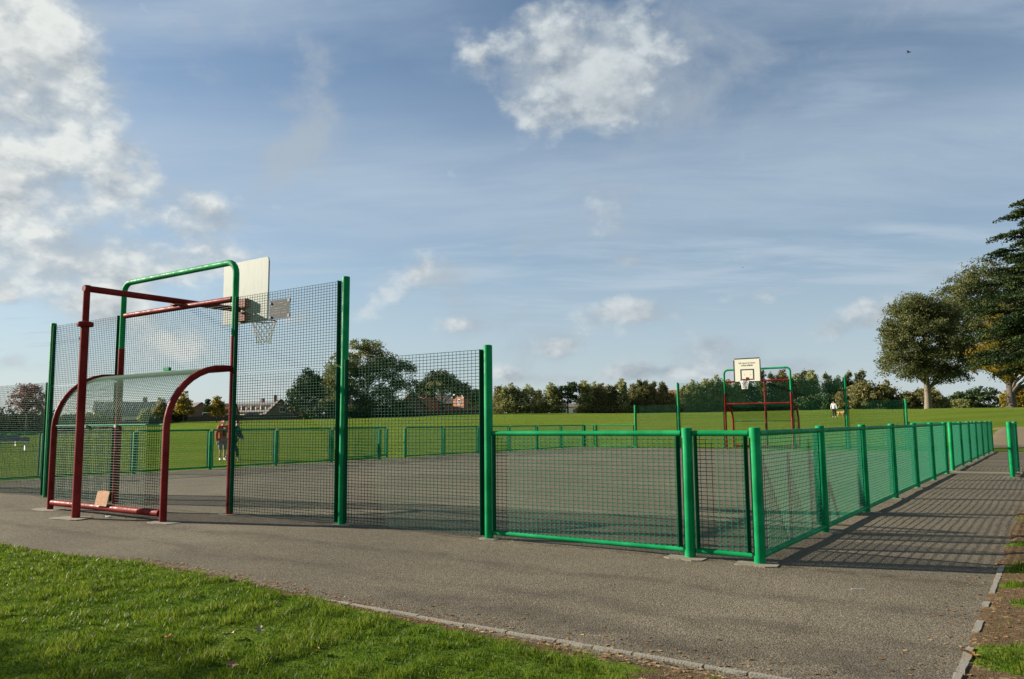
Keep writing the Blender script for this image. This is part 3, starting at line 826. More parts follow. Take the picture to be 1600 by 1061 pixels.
    fr.build('border_line', M_black, bo)
    sq = MB()
    for (cx, cz, sx, sz) in ((0, 3.86, .66, .05), (0, 3.385, .66, .05), (-.305, 3.6225, .05, .424), (.305, 3.6225, .05, .424)): sq.box((cx, yf, cz), (sx, .006, sz))
    sq.build('target_square', M_black, bo)
    for sx in (-.14, .14): MB().tube([(sx, by + .01, 3.62), (sx, by + .02, 3.62)], .014, 8).build('board_bolt', M_bolt, bo)
    for txt, z, size in (('R.R. Sport & Leisure', 4.15, .098), ('01924 478000', 4.03, .098)):
        me = text_mesh(txt, size)
        o = obj('lettering', me, bo, (0, yf + .002, z)); o.rotation_euler = (R(90), 0, R(180))
    rim = MB()
    rc = (0, 1.83, 3.33)
    rim.tube([(rc[0] + .225 * math.cos(2 * math.pi * k / 28), rc[1] + .225 * math.sin(2 * math.pi * k / 28), rc[2]) for k in range(28)], .011, 8, closed=True)
    rim.box((0, 1.51, 3.335), (.10, .20, .012)); rim.box((0, 1.418, 3.40), (.13, .012, .17))
    for s in (-1, 1): rim.tube([(s * .05, 1.42, 3.33), (s * .15, 1.665, 3.33)], .009, 6)
    ro = rim.build('hoop_rim', M_rust if near else M_red, t, True)
    net = MB(); n = 12; lv = 7
    prad = [.222, .205, .185, .165, .148, .136, .130]
    for k in range(n):
        for sg in (-1, 1):
            pts = []
            for j in range(lv):
                a = 2 * math.pi * (k + sg * j * .5) / n
                pts.append((rc[0] + prad[j] * math.cos(a), rc[1] + prad[j] * math.sin(a), rc[2] - .01 - j * .07))
            net.tube(pts, .0042 if near else .009, 4, caps=False)
    net.build('net', M_net if near else M_netw, ro)
    return t
goal('near red goal with curved mesh hood, seen from behind, weathered backboard above it', (-9.85, 0, 0), 0.0, True)
goal('far red goal at the other end of the court, cream backboard with lettering facing us', (-9.85, YF, 0), R(180), False)

# notice plate bolted to the tall near mesh
sp = thing('notice_sign', 'small grey metal notice bolted to the tall mesh beside the near backboard', 'sign', (-7.10, -.02, 3.10))
M_plate = plain('dull_aluminium', (0.082, 0.090, 0.088), 0.7, 0.15, 18, spec=.1)
M_etch = plain('etched_line', (0.055, 0.06, 0.058), 0.7, 0.1)
MB().box((0, 0, 0), (.46, .005, .29)).build('plate', M_plate, sp)
for zz, segs in ((.09, ((-.14, .08), (.03, .12))), (.055, ((-.13, .12), (.14, .1))), (.015, ((-.02, .3),)), (-.02, ((-.15, .03), (-.03, .14), (.13, .08))), (-.06, ((-.08, .2), (.12, .14))), (-.1, ((0, .04),))):
    mb = MB()
    for cx, ln in segs: mb.box((cx, -.0035, zz), (ln, .002, .010))
    mb.build('faint_print', M_etch, sp)
for cx, cz in ((.215, .115), (.215, -.115), (-.19, .10), (-.19, -.11)):
    s = .05 if cx > 0 else .028
    MB().box((cx + (.012 if cx > 0 else 0), -.008, cz), (s, .02, s)).build('fixing', M_black, sp)

# rusty plate leaning on the base rail, litter
cb = MB()
cb.prism([(-.165, 0), (.155, .01), (.165, .235), (.02, .24), (-.155, .215)], .008, 'y')
M_card = plain('rusty_board', (0.40, 0.20, 0.095), 0.8, 0.45, 12, bump=0.3)
o = cb.build('rusty_board', M_card); o.location = (-9.78, -1.17, .145); o.rotation_euler = (R(-9), R(3), R(2))
tag(o, 'tan rusty board leaning against the mesh on the base rail of the near goal', 'board')
st = MB().tube([(-.06, 0, .006), (-.01, .004, .007), (.06, .003, .005)], .003, 6)
o = st.build('white_straw', M_white); tag(o, 'thin white straw lying on the tarmac at right', 'straw')
o.location = (1.03, -.78, .008); o.rotation_euler = (0, 0, R(38))
lt = MB(); lt.prism([(-.04, -.02), (.0, -.03), (.05, -.01), (.03, .025), (-.02, .02)], .012, 'z')
o = lt.build('paper_scrap', M_white); o.location = (-9.45, -1.22, .016); tag(o, 'small white scrap of paper under the base rail of the near goal', 'litter')

# ------------------------------------------------------------------ fallen leaves
def leaf_mb(sz, r_):
    mb = MB(); n = 9
    b = len(mb.v); mb.v.append((0, 0, .010))
    for i in range(n):
        a = 2 * math.pi * i / n
        q = sz * (1.0 if i % 2 else .55) * r_.uniform(.8, 1.15)
        mb.v.append((q * math.cos(a) * 1.2, q * math.sin(a) * .8, .004 + r_.uniform(0, .5) * sz))
    for i in range(n): mb.face((0, 1 + i, 1 + (i + 1) % n))
    return mb
M_l = [plain('leaf_tan', (0.42, 0.32, 0.18), 0.8, 0.3, 30), plain('leaf_orange', (0.40, 0.20, 0.06), 0.8, 0.3, 30), plain('leaf_pale', (0.22, 0.175, 0.10), 0.8, 0.25, 30), plain('leaf_brown', (0.22, 0.115, 0.06), 0.8, 0.3, 30)]
def ground_at(px, py_):
    d = fw + r2 * ((px - 800) / FOC) - u2 * ((py_ - 530.5) / FOC)
    k = -CAM.z / d.z
    return CAM.x + d.x * k, CAM.y + d.y * k
for (px, py_, sz, mi, lab) in [(260, 1013, .050, 1, 'orange fallen leaf on the lawn, the leftmost leaf'), (360, 1004, .048, 2, 'pale folded dead leaf on the lawn, left of the other pale one'),
                               (405, 999, .050, 2, 'crinkled pale dead leaf on the lawn, right of the other pale one'), (492, 1030, .04, 1, 'rusty brown leaf low in the lawn grass'),
                               (362, 1052, .042, 3, 'dark brown leaf at the bottom of the lawn'), (1514, 1029, .075, 1, 'crumpled orange leaf clump beside the end of the right kerb line')]:
    x, y = ground_at(px, py_)
    r_ = random.Random(int(px))
    o = leaf_mb(sz, r_).build('fallen_leaf', M_l[mi])
    z = (lawn_z(x, y) + .032) if x < 1.8 else verge_z(x, y) + .012
    o.location = (x, y, z); o.rotation_euler = (r_.uniform(-.3, .3), r_.uniform(-.3, .3), r_.uniform(0, 6))
    tag(o, lab, 'leaf', 'fallen leaves')

def litter():
    pts = []
    r_ = np.random.default_rng(5)
    def add(n, fx, fy, size=(.008, .02)):
        for _ in range(n):
            x, y = fx(), fy()
            pts.append((x, y, r_.uniform(*size)))
    add(1500, lambda: r_.uniform(-6, 1.9), lambda: 0)     # along the lawn edge (y set below)
    for i in range(len(pts)): pts[i] = (pts[i][0], edge_y(pts[i][0]) + r_.normal(.02, .09), pts[i][2])
    add(2600, lambda: 1.95 + abs(r_.normal(0, .9)), lambda: r_.uniform(-4.5, 9))
    add(500, lambda: 1.8 + r_.normal(0, .12), lambda: r_.uniform(-3.3, 10))
    add(170, lambda: r_.uniform(-1.5, 1.9), lambda: -3.15 + r_.normal(0, .15))
    add(90, lambda: r_.uniform(-9, 1.9), lambda: r_.uniform(-3.2, -.1), (.005, .012))
    add(260, lambda: r_.uniform(-11.3, -8.1), lambda: -1.1 + r_.normal(0, .08), (.006, .018))
    add(240, lambda: r_.normal(0.03, .06), lambda: r_.uniform(.1, 15), (.008, .02))
    add(200, lambda: r_.uniform(-8, -.1), lambda: r_.normal(-.04, .05), (.006, .016))
    add(60, lambda: r_.uniform(-19, -.2), lambda: r_.uniform(.3, 14), (.01, .03))
    P = np.array(pts); n = len(P)
    z = np.empty(n)
    for i, (x, y, s) in enumerate(P):
        z[i] = max(undul(x, y), lawn_z(x, y) if (y < -2.85 and x < 1.7) else -1, verge_z(x, y) if x > 1.7 else -1) + .004
    an = r_.uniform(0, 6.28, n); s = P[:, 2]
    c, sn = np.cos(an), np.sin(an)
    asp = r_.uniform(.3, .9, n)
    qu = []
    for (a, b, k) in ((-1, 0, .1), (0, -1, .3), (1, 0, .25), (0, 1, .6)):
        xx = a * s; yy = b * s * asp
        qu.append(np.stack([P[:, 0] + c * xx - sn * yy, P[:, 1] + sn * xx + c * yy, z - .002 + s * k * r_.uniform(.1, .7, n)], 1))
    co = np.stack(qu, 1).reshape(-1, 3); o_ = np.arange(n) * 4
    fs = np.stack([o_, o_ + 1, o_ + 2, o_ + 3], 1)
    structure(obj('leaf_litter', np_mesh('leaf_litter', co, fs, L_litter, False, ('tint', 'FACE', np.clip(r_.normal(.35, .25, n), 0, 1)))), 'stuff')
litter()

# worn bare ground past the end of the right path
def worn():
    mb_v = []; nx, ny = 26, 40
    for j in range(ny + 1):
        for i in range(nx + 1):
            x = -1.5 + 9 * i / nx; y = 33.4 + 17 * j / ny
            e = min(i, nx - i) / 5; f = min(j + 2, ny - j) / 6
            k = min(1, e, f) + .35 * nz(x, y, .35, 3)
            mb_v.append((x, y, terrain(x, y) + (.05 if k > .45 else -.08)))
    a = np.array([j * (nx + 1) + i for j in range(ny) for i in range(nx)])
    fs = np.stack([a, a + 1, a + nx + 2, a + nx + 1], 1)
    m = plain('bare_earth', (0.135, 0.10, 0.045), 0.95, 0.35, .8, bump=.5, bscale=8)
    structure(obj('worn_ground', np_mesh('worn_ground', np.array(mb_v), fs, m, True)))
worn()

# ------------------------------------------------------------------ trees
def leaves_mesh(name, cen, size, tint, mat, flat=0.0):
    n = len(cen)
    a = rng.normal(size=(n, 3)); a /= np.linalg.norm(a, axis=1)[:, None]
    b = rng.normal(size=(n, 3)); b -= a * (a * b).sum(1)[:, None]; b /= np.linalg.norm(b, axis=1)[:, None]
    if flat:
        a[:, 2] *= 1 - flat; b[:, 2] *= 1 - flat
    a *= size[:, None]; b *= (size * rng.uniform(.45, .8, n))[:, None]
    co = np.stack([cen - a, cen - b * .9 + a * .15, cen + a, cen + b], 1).reshape(-1, 3)
    o = np.arange(n) * 4
    return np_mesh(name, co, np.stack([o, o + 1, o + 2, o + 3], 1), mat, False, ('tint', 'FACE', np.clip(tint, 0, 1)))
def clumps(lobes, nclump, per, crad, shell=(.55, 1.0), seed=0):
    """leaf clumps near the surface of ellipsoid lobes (cx,cy,cz,rx,ry,rz)"""
    g = np.random.default_rng(seed)
    L = np.array(lobes, float); wts = (L[:, 3] * L[:, 4] + L[:, 4] * L[:, 5] + L[:, 3] * L[:, 5]); wts /= wts.sum()
    li = g.choice(len(L), nclump, p=wts)
    d = g.normal(size=(nclump, 3)); d /= np.linalg.norm(d, axis=1)[:, None]
    d[:, 2] = np.where(d[:, 2] < -.55, -d[:, 2] * .4, d[:, 2])
    rad = g.uniform(shell[0], shell[1], nclump) ** .7
    cc = L[li, :3] + d * L[li, 3:6] * rad[:, None]
    sz = crad * g.uniform(.55, 1.35, nclump)
    k = np.repeat(np.arange(nclump), per)
    off = np.clip(g.normal(size=(len(k), 3)), -1.7, 1.7) * .5 * sz[k][:, None]; off[:, 2] *= .62
    tint = np.repeat(g.uniform(.1, .75, nclump), per) + g.normal(0, .16, len(k))
    return cc[k] + off, tint, cc
def limbs(mb, base_h, r0, top, tips, seed=0, lean=(0, 0)):
    g = random.Random(seed)
    n = 7; tr = [(lean[0] * (i / n) ** 1.5 + g.uniform(-.1, .1) * r0 * (i > 0), lean[1] * (i / n) ** 1.5 + g.uniform(-.1, .1) * r0 * (i > 0), top * i / n - .3 * (i == 0)) for i in range(n + 1)]
    rad = [r0 * (1.35 if i == 0 else 1.0 - .93 * (i / n) ** 1.1) for i in range(n + 1)]
    tr.insert(1, (0, 0, min(.5, base_h * .3))); rad.insert(1, r0)
    mb.tube(tr, rad, 9)
    for t in tips:
        t = Vector(t)
        zb = max(base_h * .8, min(top * .8, t.z - (abs(t.x) + abs(t.y)) * g.uniform(.45, .9)))
        k = max(0, min(1, zb / top)); b = Vector((lean[0] * k ** 1.5, lean[1] * k ** 1.5, zb))
        rb = max(.05, r0 * (1 - .93 * k) * .5)
        pts = [b]; m = 4
        for i in range(1, m + 1):
            f = i / m
            p = b.lerp(t, f); p.z += math.sin(f * math.pi) * .06 * (t - b).length
            p += Vector((g.uniform(-1, 1), g.uniform(-1, 1), g.uniform(-1, 1))) * .035 * (t - b).length
            pts.append(p)
        mb.tube(pts, [rb * (1 - .85 * i / m) for i in range(m + 1)], 5, caps=False)
def tree(name, label, loc, lobes, nclump, per, crad, lsize, leaf, trunk=(2.0, .3, 6.0), nlimb=14, bark=M_bark, seed=0, group=None, shell=(.55, 1.0), cat='tree', lean=(0, 0)):
    t = thing(name, label, cat, loc, -TH, group)
    cen, tint, cc = clumps(lobes, nclump, per, crad, shell, seed)
    sz = lsize * rng.uniform(.6, 1.3, len(cen))
    obj('crown', leaves_mesh('crown', cen, sz, tint, leaf), t)
    mb = MB(); g = random.Random(seed)
    tips = [cc[i] for i in g.sample(range(len(cc)), min(nlimb, len(cc)))]
    limbs(mb, trunk[0], trunk[1], trunk[2], tips, seed, lean)
    mb.build('trunk', bark, t, True)
    return t

# big trees on the right
x, y, z = site(1447, 111)
tree('sycamore_tree', 'broad rounded tree with a pale bare trunk, alone at the left of the right-hand trees', (x, y, z),
     [(0, 0, 9.6, 5.8, 5.6, 6.8), (-3.2, -.6, 6.6, 3.8, 3.6, 3.2), (3.2, .8, 7.2, 4.2, 3.8, 4.0), (-1.2, .2, 13.4, 3.8, 3.6, 3.6), (2.0, 0, 13.0, 4.0, 3.6, 3.8), (-3.8, 0, 9.8, 2.8, 2.8, 3.0), (-.5, -1, 5.0, 4.0, 3.2, 1.9), (3.2, -.5, 4.6, 3.0, 2.6, 1.4)], 860, 70, 1.0, .14, L_pale, (3.4, .50, 13.5), 40, M_barkp, 11, shell=(.35, 1.0))
x, y, z = site(1579, 128)
tree('tall_oak_tree', 'tall airy tree rising behind the rounded sycamore, partly hidden by the conifer', (x, y, z),
     [(-4.2, 0, 14.4, 6.4, 6.0, 7.6), (-7.6, 0, 12.4, 3.4, 4.0, 5.4), (-2.0, 1, 21.8, 5.2, 4.2, 3.8), (1.6, 0, 16, 5.8, 5, 7.0), (-6.2, 1, 19.2, 3.8, 4, 3.4), (-6.5, 0, 8.0, 3.0, 3, 3.0)], 700, 70, 1.1, .155, L_pale, (4.5, .6, 20), 50, M_bark, 12)
x, y, z = site(1577, 104)
tree('golden_tree', 'tree with yellow and golden autumn leaves and a thick trunk under the conifer', (x, y, z),
     [(0, 0, 6.6, 4.6, 4.6, 4.0), (1.5, -1, 5.0, 3.6, 3.4, 2.4), (-1.6, -.6, 6.4, 3.0, 3.0, 3.2), (.5, 0, 10.5, 3.2, 3.2, 3.4)], 380, 70, .9, .135, L_gold, (2.3, .60, 9.5), 26, M_bark, 13)

def conifer(name, label, loc, H, Rb, zb, nlev, per, lsize, leaf, seed, trunk_r=.5):
    t = thing(name, label, 'tree', loc, -TH)
    g = np.random.default_rng(seed); cen = []; tin = []; mb = MB()
    mb.tube([(0, 0, -.3), (0, 0, H * .5), (0, 0, H * .97)], [trunk_r, trunk_r * .6, .05], 8)
    for l in range(nlev):
        zz = zb + (H - zb) * (l + .3) / nlev
        rr = float(np.interp(zz, [4.5, 8, 11, 14, 16.6, 18.5, 20, 22, 27], [7.4, 7.6, 6.4, 5.0, 4.4, 3.8, 2.9, 1.3, .3]))
        nb = int(7 + 3 * (1 - l / nlev))
        for k in range(nb):
            a = 2 * math.pi * (k + g.uniform(-.4, .4)) / nb + l * 1.7
            ln = rr * g.uniform(.62, 1.12)
            z0 = zz + g.uniform(-.4, .4); droop = g.uniform(-.02, .16)
            pts = []
            for i in range(5):
                f = i / 4
                pts.append((ln * f * math.cos(a), ln * f * math.sin(a), z0 + ln * (.16 * f - droop * f * f * 1.6)))
            mb.tube(pts, [.10 * (1 - .85 * i / 4) * (ln / Rb) + .01 for i in range(5)], 4, caps=False)
            ns = max(5, int(15 * ln / Rb)); n = int(per * ln / Rb / ns) + 4
            for q in range(ns):
                f = g.uniform(.15, 1.02) ** .75
                wd = .42 * math.sin(min(1, f) * math.pi * .82) * ln * .55
                sd = g.uniform(-wd, wd)
                cx_ = ln * f; cz_ = z0 + ln * (.16 * f - droop * f * f * 1.6) - abs(sd) * .14 + g.normal(0, .12)
                sg = .16 + .030 * ln
                o1 = np.clip(g.normal(0, 1, n), -1.8, 1.8) * sg * 2.1; o2 = np.clip(g.normal(0, 1, n), -1.8, 1.8) * sg; oz = np.clip(g.normal(0, 1, n), -1.8, 1.8) * sg * .24 - np.abs(o1) * .20 - o1 * .12
                px_ = cx_ + o1; side = sd + o2
                cen.append(np.stack([px_ * math.cos(a) - side * math.sin(a), px_ * math.sin(a) + side * math.cos(a), cz_ + oz], 1))
                tin.append(np.full(n, g.uniform(.05, .75)) + g.normal(0, .15, n))
    cen = np.concatenate(cen); tin = np.concatenate(tin)
    obj('crown', leaves_mesh('crown', cen, lsize * g.uniform(.6, 1.3, len(cen)), tin, leaf, .2), t)
    mb.build('trunk', M_bark, t, True)
    return t
x, y, z = site(1668, 72)
conifer('cedar_tree', 'large dark spreading conifer at the right edge of the picture', (x, y, z), 27.0, 9.0, 4.3, 26, 2100, .11, L_cedar, 21)

# park tree outside the picture to the left, whose shade reaches the near lawn
tree('park_tree', 'park tree standing on the lawn outside the left edge of the picture', (-23.0, -15.6, -.05),
     [(0, 0, 8.2, 3.4, 3.8, 3.0), (1.5, 1.4, 7.0, 2.6, 2.6, 2.2), (-1.2, -1, 9.6, 2.6, 2.8, 2.2)], 130, 34, .75, .12, L_oak, (2.6, .22, 9), 20, M_bark, 14)
# shrubs and trees beyond, far right
for (px, dep, w, h, lf, nm, lab, sd) in [
        (1436, 135, 3.4, 4.6, L_row2, 'bush', 'low brown-green bush behind the trunk of the rounded sycamore', 31), (1412, 140, 2.2, 3.4, L_dark, 'bush', 'dark low bush left of the sycamore trunk', 32),
        (1520, 150, 4.6, 5.6, L_dark, 'bush', 'grey-green spreading bush between the sycamore and the golden tree', 33), (1498, 148, 2.4, 3.0, L_row, 'bush', 'small yellow-green bush at the left foot of the spreading bush', 34),
        (1462, 136, 1.6, 3.0, L_row, 'bush', 'small green bush right of the sycamore trunk', 35), (1480, 170, .8, 2.4, L_pale, 'bush', 'tiny shrub alone on the skyline between the big trees', 36),
        (1596, 125, 3.0, 4.2, L_gold, 'bush', 'yellowish bush behind the golden tree at the right edge', 37)]:
    x, y, z = site(px, dep)
    tree(nm, lab, (x, y, z - .3), [(0, 0, h * .42, w, w, h * .5), (w * .4, 0, h * .6, w * .6, w * .6, h * .4), (-w * .45, .3, h * .45, w * .55, w * .6, h * .42), (0, -.3, h * .16, w * 1.05, w * .8, h * .2)], 230, 26, .7, .22, lf, (.6, .12, h * .7), 6, M_twig, sd, cat='bush')

# dense dark bush group right of the far goal
for (px, dep, w, h, lf, lab, sd) in [(1362, 138, 3.6, 6.4, L_row2, 'dense dark rounded bush at the right end of the tree row', 41), (1336, 142, 3.0, 5.2, L_row2, 'dark bush left of the dense rounded bush, behind the far fence', 42),
                                     (1300, 150, 3.4, 4.0, L_dark, 'low dark hedge bush behind the person in the white jacket', 43), (1270, 152, 3.4, 3.6, L_dark, 'low dark hedge bush right of the far goal', 44), (1388, 150, 1.6, 3.0, L_dark, 'small dark bush at the right foot of the dense rounded bush', 45)]:
    x, y, z = site(px, dep)
    tree('bush', lab, (x, y, z - .4), [(0, 0, h * .45, w, w, h * .52), (w * .5, 0, h * .4, w * .7, w * .7, h * .42), (-w * .5, 0, h * .35, w * .7, w * .7, h * .4)], 190, 34, .8, .24, lf, (.5, .15, h * .7), 6, M_twig, sd, cat='bush', shell=(.35, 1.0))

# ---- the long row of young trees across the far side
def row_variant(seed, leaf, w=2.2, h=6.4, n=150):
    g = np.random.default_rng(seed); cc = []
    leaders = [(0, 0, 1.0)] + [(g.uniform(-.55, .55), g.uniform(-.5, .5), g.uniform(.72, .95)) for _ in range(3)]
    for _ in range(n):
        lx, ly, lh = leaders[g.integers(len(leaders))]
        t = g.uniform(.03, 1.0) ** 1.05
        prof = w * (.62 + .5 * min(1, t * 4) - .25) * (1 - t) ** .62
        a = g.uniform(0, 6.28); r = prof * g.uniform(.3, 1.0) ** .6
        cc.append((lx * w * (.4 + .6 * t) * .6 + r * math.cos(a), ly * w * .6 + r * math.sin(a), h * lh * (.03 + .97 * t)))
    cc = np.array(cc); k = np.repeat(np.arange(len(cc)), 26)
    off = g.normal(size=(len(k), 3)) * np.array([.26, .26, .34])
    off *= np.clip(1.25 - cc[k][:, 2:3] / h * .65, .4, 1.3)
    cen = cc[k] + off; cen[:, 2] = np.maximum(cen[:, 2], .15)
    tint = np.repeat(g.uniform(.1, .75, len(cc)), 26) + g.normal(0, .18, len(k))
    me = leaves_mesh('crown', cen, .17 * g.uniform(.55, 1.3, len(cen)), tint, leaf)
    mb = MB()
    for lx, ly, lh in leaders:
        mb.tube([(lx * .2, ly * .2, -.2), (lx * w * .35, ly * w * .3, h * lh * .4), (lx * w * .6, ly * w * .55, h * lh * .98)], [.11, .07, .02], 5, caps=False)
    tips = [cc[i] for i in range(0, len(cc), 9)]
    for p in tips: mb.tube([(0, 0, max(.3, p[2] - 1.2)), tuple(p)], [.04, .012], 4, caps=False)
    return me, mb.mesh('trunk', M_twig, True)
VAR = [row_variant(50 + i, lf, w, h) for i, (lf, w, h) in enumerate([(L_row, 2.3, 6.2), (L_row2, 2.1, 6.0), (L_row, 1.7, 7.0), (L_row2, 1.9, 6.6), (L_pale, 2.0, 6.6), (L_row, 2.6, 5.6)])]
ROW = [  # bearing, top pixel, width factor, variant, distance, what sets it apart
    (778, 604, 1.2, 1, 160, 'bushy tree at the left start of the far row, beside the mid-height post'),
    (796, 602, 1.3, 0, 158, 'broad pointed tree in the far row, second from its left end'),
    (824, 606, 1.3, 5, 158, 'rounded tree in the far row standing apart before the dark pine'), (842, 610, .9, 1, 162, 'low brownish tree filling the gap left of the dark pine'),
    (862, 601, 1.2, 0, 157, 'full green tree directly left of the dark pine'), (914, 596, 1.15, 2, 158, 'tall pointed tree directly right of the dark pine'),
    (926, 600, 1.0, 0, 160, 'green tree in the far row, next right of the tall pointed one by the pine'), (938, 600, 1.0, 3, 158, 'brownish slim tree left of centre of the far row'),
    (951, 603, 1.1, 1, 162, 'low brown tree between two slim trees in the far row'), (962, 604, .9, 4, 158, 'grey-green thin-topped tree in the far row'),
    (973, 593, .85, 2, 157, 'slender spire-shaped tree, the tallest left of the far fence'), (988, 601, 1.0, 1, 160, 'brown tree just right of the slender spire-shaped one'),
    (998, 598, .9, 4, 158, 'wispy pale-topped tree above the mid-height far post'), (1010, 596, 1.0, 3, 158, 'brown-tinted tree right of the mid-height far post'),
    (1021, 600, .9, 4, 160, 'grey-leaved tree left of the red roof'), (1033, 598, .9, 1, 158, 'brown tree whose crown overlaps the red roof'),
    (1048, 612, .8, 0, 160, 'short tree right beside the tall far fence post'), (1068, 607, 1.1, 5, 163, 'low olive tree just right of the tall far post'),
    (1084, 597, 1.1, 0, 158, 'full green tree seen through the tall far mesh'), (1103, 593, 1.0, 2, 157, 'tall green tree left of the far goal arch'),
    (1118, 590, 1.0, 0, 158, 'green tree touching the left post of the far goal'), (1135, 596, 1.1, 0, 160, 'green tree behind the left part of the far goal'),
    (1152, 598, 1.1, 5, 158, 'broad tree behind the far backboard'), (1172, 594, 1.1, 4, 158, 'pale tree right of the far hoop net'),
    (1190, 584, .95, 4, 157, 'pale tall tree with its tip above the far upper bar'), (1204, 588, .9, 4, 158, 'thin-topped tree under the far arch, left of its right corner'),
    (1222, 579, .9, 3, 157, 'dark spire tree at the right corner of the far arch'), (1242, 588, 1.1, 0, 158, 'bushy tree directly right of the far arch'),
    (1256, 584, 1.0, 4, 160, 'tall pale tree right of the far arch'), (1270, 580, .95, 2, 157, 'tallest slim tree between the far goal and the walker'),
    (1290, 588, .9, 4, 158, 'wispy tree above the person in the white jacket'), (1308, 590, .85, 0, 158, 'dark slim tree left of the tall right-hand far post'),
    (1326, 586, .9, 4, 157, 'pale wispy tree right of the tall right-hand far post'), (1346, 584, 1.1, 4, 158, 'pale-topped tree behind the dense rounded bush')]
HV = [6.2, 6.0, 7.0, 6.6, 6.6, 5.6]
for i, (px, ty, wf, v, dep, lab) in enumerate(ROW):
    x, y, z = site(px, dep)
    hor = 669.4 - px * 14.3 / 1600
    ztop = 1.35 + (hor - ty) / FOC * dep
    H = (ztop - z) * 1.07
    t = thing('row_tree', lab, 'tree', (x, y, z - .1), i * 1.3, 'row of young trees along the far side of the field')
    s = H / HV[v]
    t.scale = (wf * s ** .5 * 1.2, wf * s ** .5 * 1.2, s)
    obj('crown', VAR[v][0], t); obj('trunk', VAR[v][1], t)
# scrub under the row
def scrub():
    g = np.random.default_rng(77); cc = []; 
    for px in np.arange(768, 1392, 1.6):
        if 874 < px < 898: continue
        x, y, z = site(px + g.uniform(-1, 1), 157 + g.uniform(-1.5, 2))
        for _ in range(3): cc.append((x + g.normal(0, .25), y + g.normal(0, .25), z + g.uniform(.05, 1.0 + .7 * math.sin(px * .09) ** 2)))
    cc = np.array(cc); k = np.repeat(np.arange(len(cc)), 20)
    cen = cc[k] + np.clip(g.normal(size=(len(k), 3)), -1.7, 1.7) * np.array([.34, .34, .26])
    tint = np.repeat(g.uniform(.05, .7, len(cc)), 20) + g.normal(0, .15, len(k))
    structure(obj('scrub', leaves_mesh('scrub', cen, .15 * g.uniform(.6, 1.3, len(cen)), tint, L_row2)), 'stuff')
scrub()
# dark pine standing in the row
x, y, z = site(886, 157)
tree('pine_tree', 'dark flat-topped pine standing in the far tree row above a pale gap', (x, y, z),
     [(.2, 0, 4.5, 2.4, 2.2, 1.2), (-.9, 0, 3.8, 1.9, 2, 1.2), (-1.2, 0, 2.4, 1.9, 1.8, 1.6), (.8, 0, 5.1, 1.7, 1.6, 1.0), (.8, .4, 2.8, 1.6, 1.6, 1.5)], 120, 34, .55, .17, L_dark, (1.5, .16, 6.0), 12, M_bark, 61)

# ---- left-hand trees
x, y, z = site(574, 154)
tree('large_oak_tree', 'largest broad tree left of centre with sky showing through its right side', (x, y, z),
     [(-.4, 0, 12.9, 3.6, 3.4, 3.0), (-4.2, 0, 8.4, 4.2, 4.2, 5.0), (.4, 0, 8.6, 4.4, 4.2, 4.6), (3.6, 0, 10.8, 3.0, 3.0, 2.2), (6.8, 0, 9.4, 2.6, 2.4, 1.8), (6.4, .5, 5.8, 2.8, 2.4, 1.6), (4.6, 0, 7.8, 2.4, 2.4, 1.8), (-3.0, 0, 4.2, 3.8, 3.2, 3.2), (2.6, 0, 4.4, 3.2, 3, 2.2), (9.0, 0, 6.6, 1.2, 1.4, 1.2), (1.0, -.5, 2.4, 5.0, 2.4, 2.2), (5.6, -.5, 2.2, 3.4, 2.4, 2.0)], 640, 52, 1.0, .18, L_oak, (1.8, .42, 12.5), 50, M_bark, 71, shell=(.25, 1.0))
x, y, z = site(477, 150)
tree('holm_oak_tree', 'dark dense evergreen tree, the lower left one of the pair beside the big oak', (x, y, z),
     [(0, 0, 4.2, 3.1, 3, 4.4), (.8, 0, 6.6, 2.3, 2.3, 3.0), (-1.2, 0, 3.2, 2.2, 2.4, 3.2)], 230, 40, .85, .22, L_dark, (.8, .3, 7.5), 8, M_bark, 72, shell=(.4, 1.0))
x, y, z = site(520, 158)
tree('holm_oak_tree', 'taller dark evergreen tree directly behind the tall near fence post', (x, y, z),
     [(0, 0, 5.0, 3.4, 3, 5.0), (.8, 0, 8.6, 2.4, 2.3, 3.0), (-1.0, 0, 3.6, 2.6, 2.4, 3.4)], 250, 40, .9, .22, L_oak, (.8, .3, 8.5), 8, M_bark, 73, shell=(.35, 1.0))
x, y, z = site(690, 150)
tree('round_tree', 'wide low domed tree to the right of the big oak, on a slim trunk', (x, y, z),
     [(0, 0, 5.0, 4.6, 4.6, 2.5), (-.4, 0, 6.6, 3.0, 3.0, 1.9), (-3.6, 0, 4.2, 2.2, 2.4, 1.7), (3.4, 0, 4.4, 2.0, 2.2, 1.9)], 250, 36, .85, .22, L_row2, (2.0, .16, 6.5), 22, M_bark, 74, shell=(.45, 1.0))
for (px, dep, w, h, lf, nm, lab, sd) in [
        (288, 128, 1.75, 4.9, L_gold, 'pear_tree', 'pointed yellow-green tree on a thin trunk seen under the near hood', 81), (340, 128, 1.5, 4.1, L_gold, 'pear_tree', 'pointed yellow-green tree left of the near right goalpost', 82),
        (252, 130, 1.7, 4.2, L_gold, 'pear_tree', 'yellow-green tree seen through the curved hood mesh', 83), (229, 126, .9, 2.6, L_row, 'pear_tree', 'small green sapling seen through the goal back mesh', 84),
        (742, 152, 1.3, 4.6, L_row, 'small_tree', 'small tree between the brick gable and the far row', 85), (325, 170, .7, 5.2, L_dark, 'spruce_tree', 'thin dark spruce with a spire tip between the two yellow-green trees', 86)]:
    x, y, z = site(px, dep)
    tree(nm, lab, (x, y, z), [(0, 0, h * .42, w, w, h * .28), (0, 0, h * .66, w * .68, w * .68, h * .24), (0, 0, h * .88, w * .3, w * .3, h * .15)], 110, 26, .45, .15, lf, (h * .22, .09, h * .9), 8, M_bark, sd)
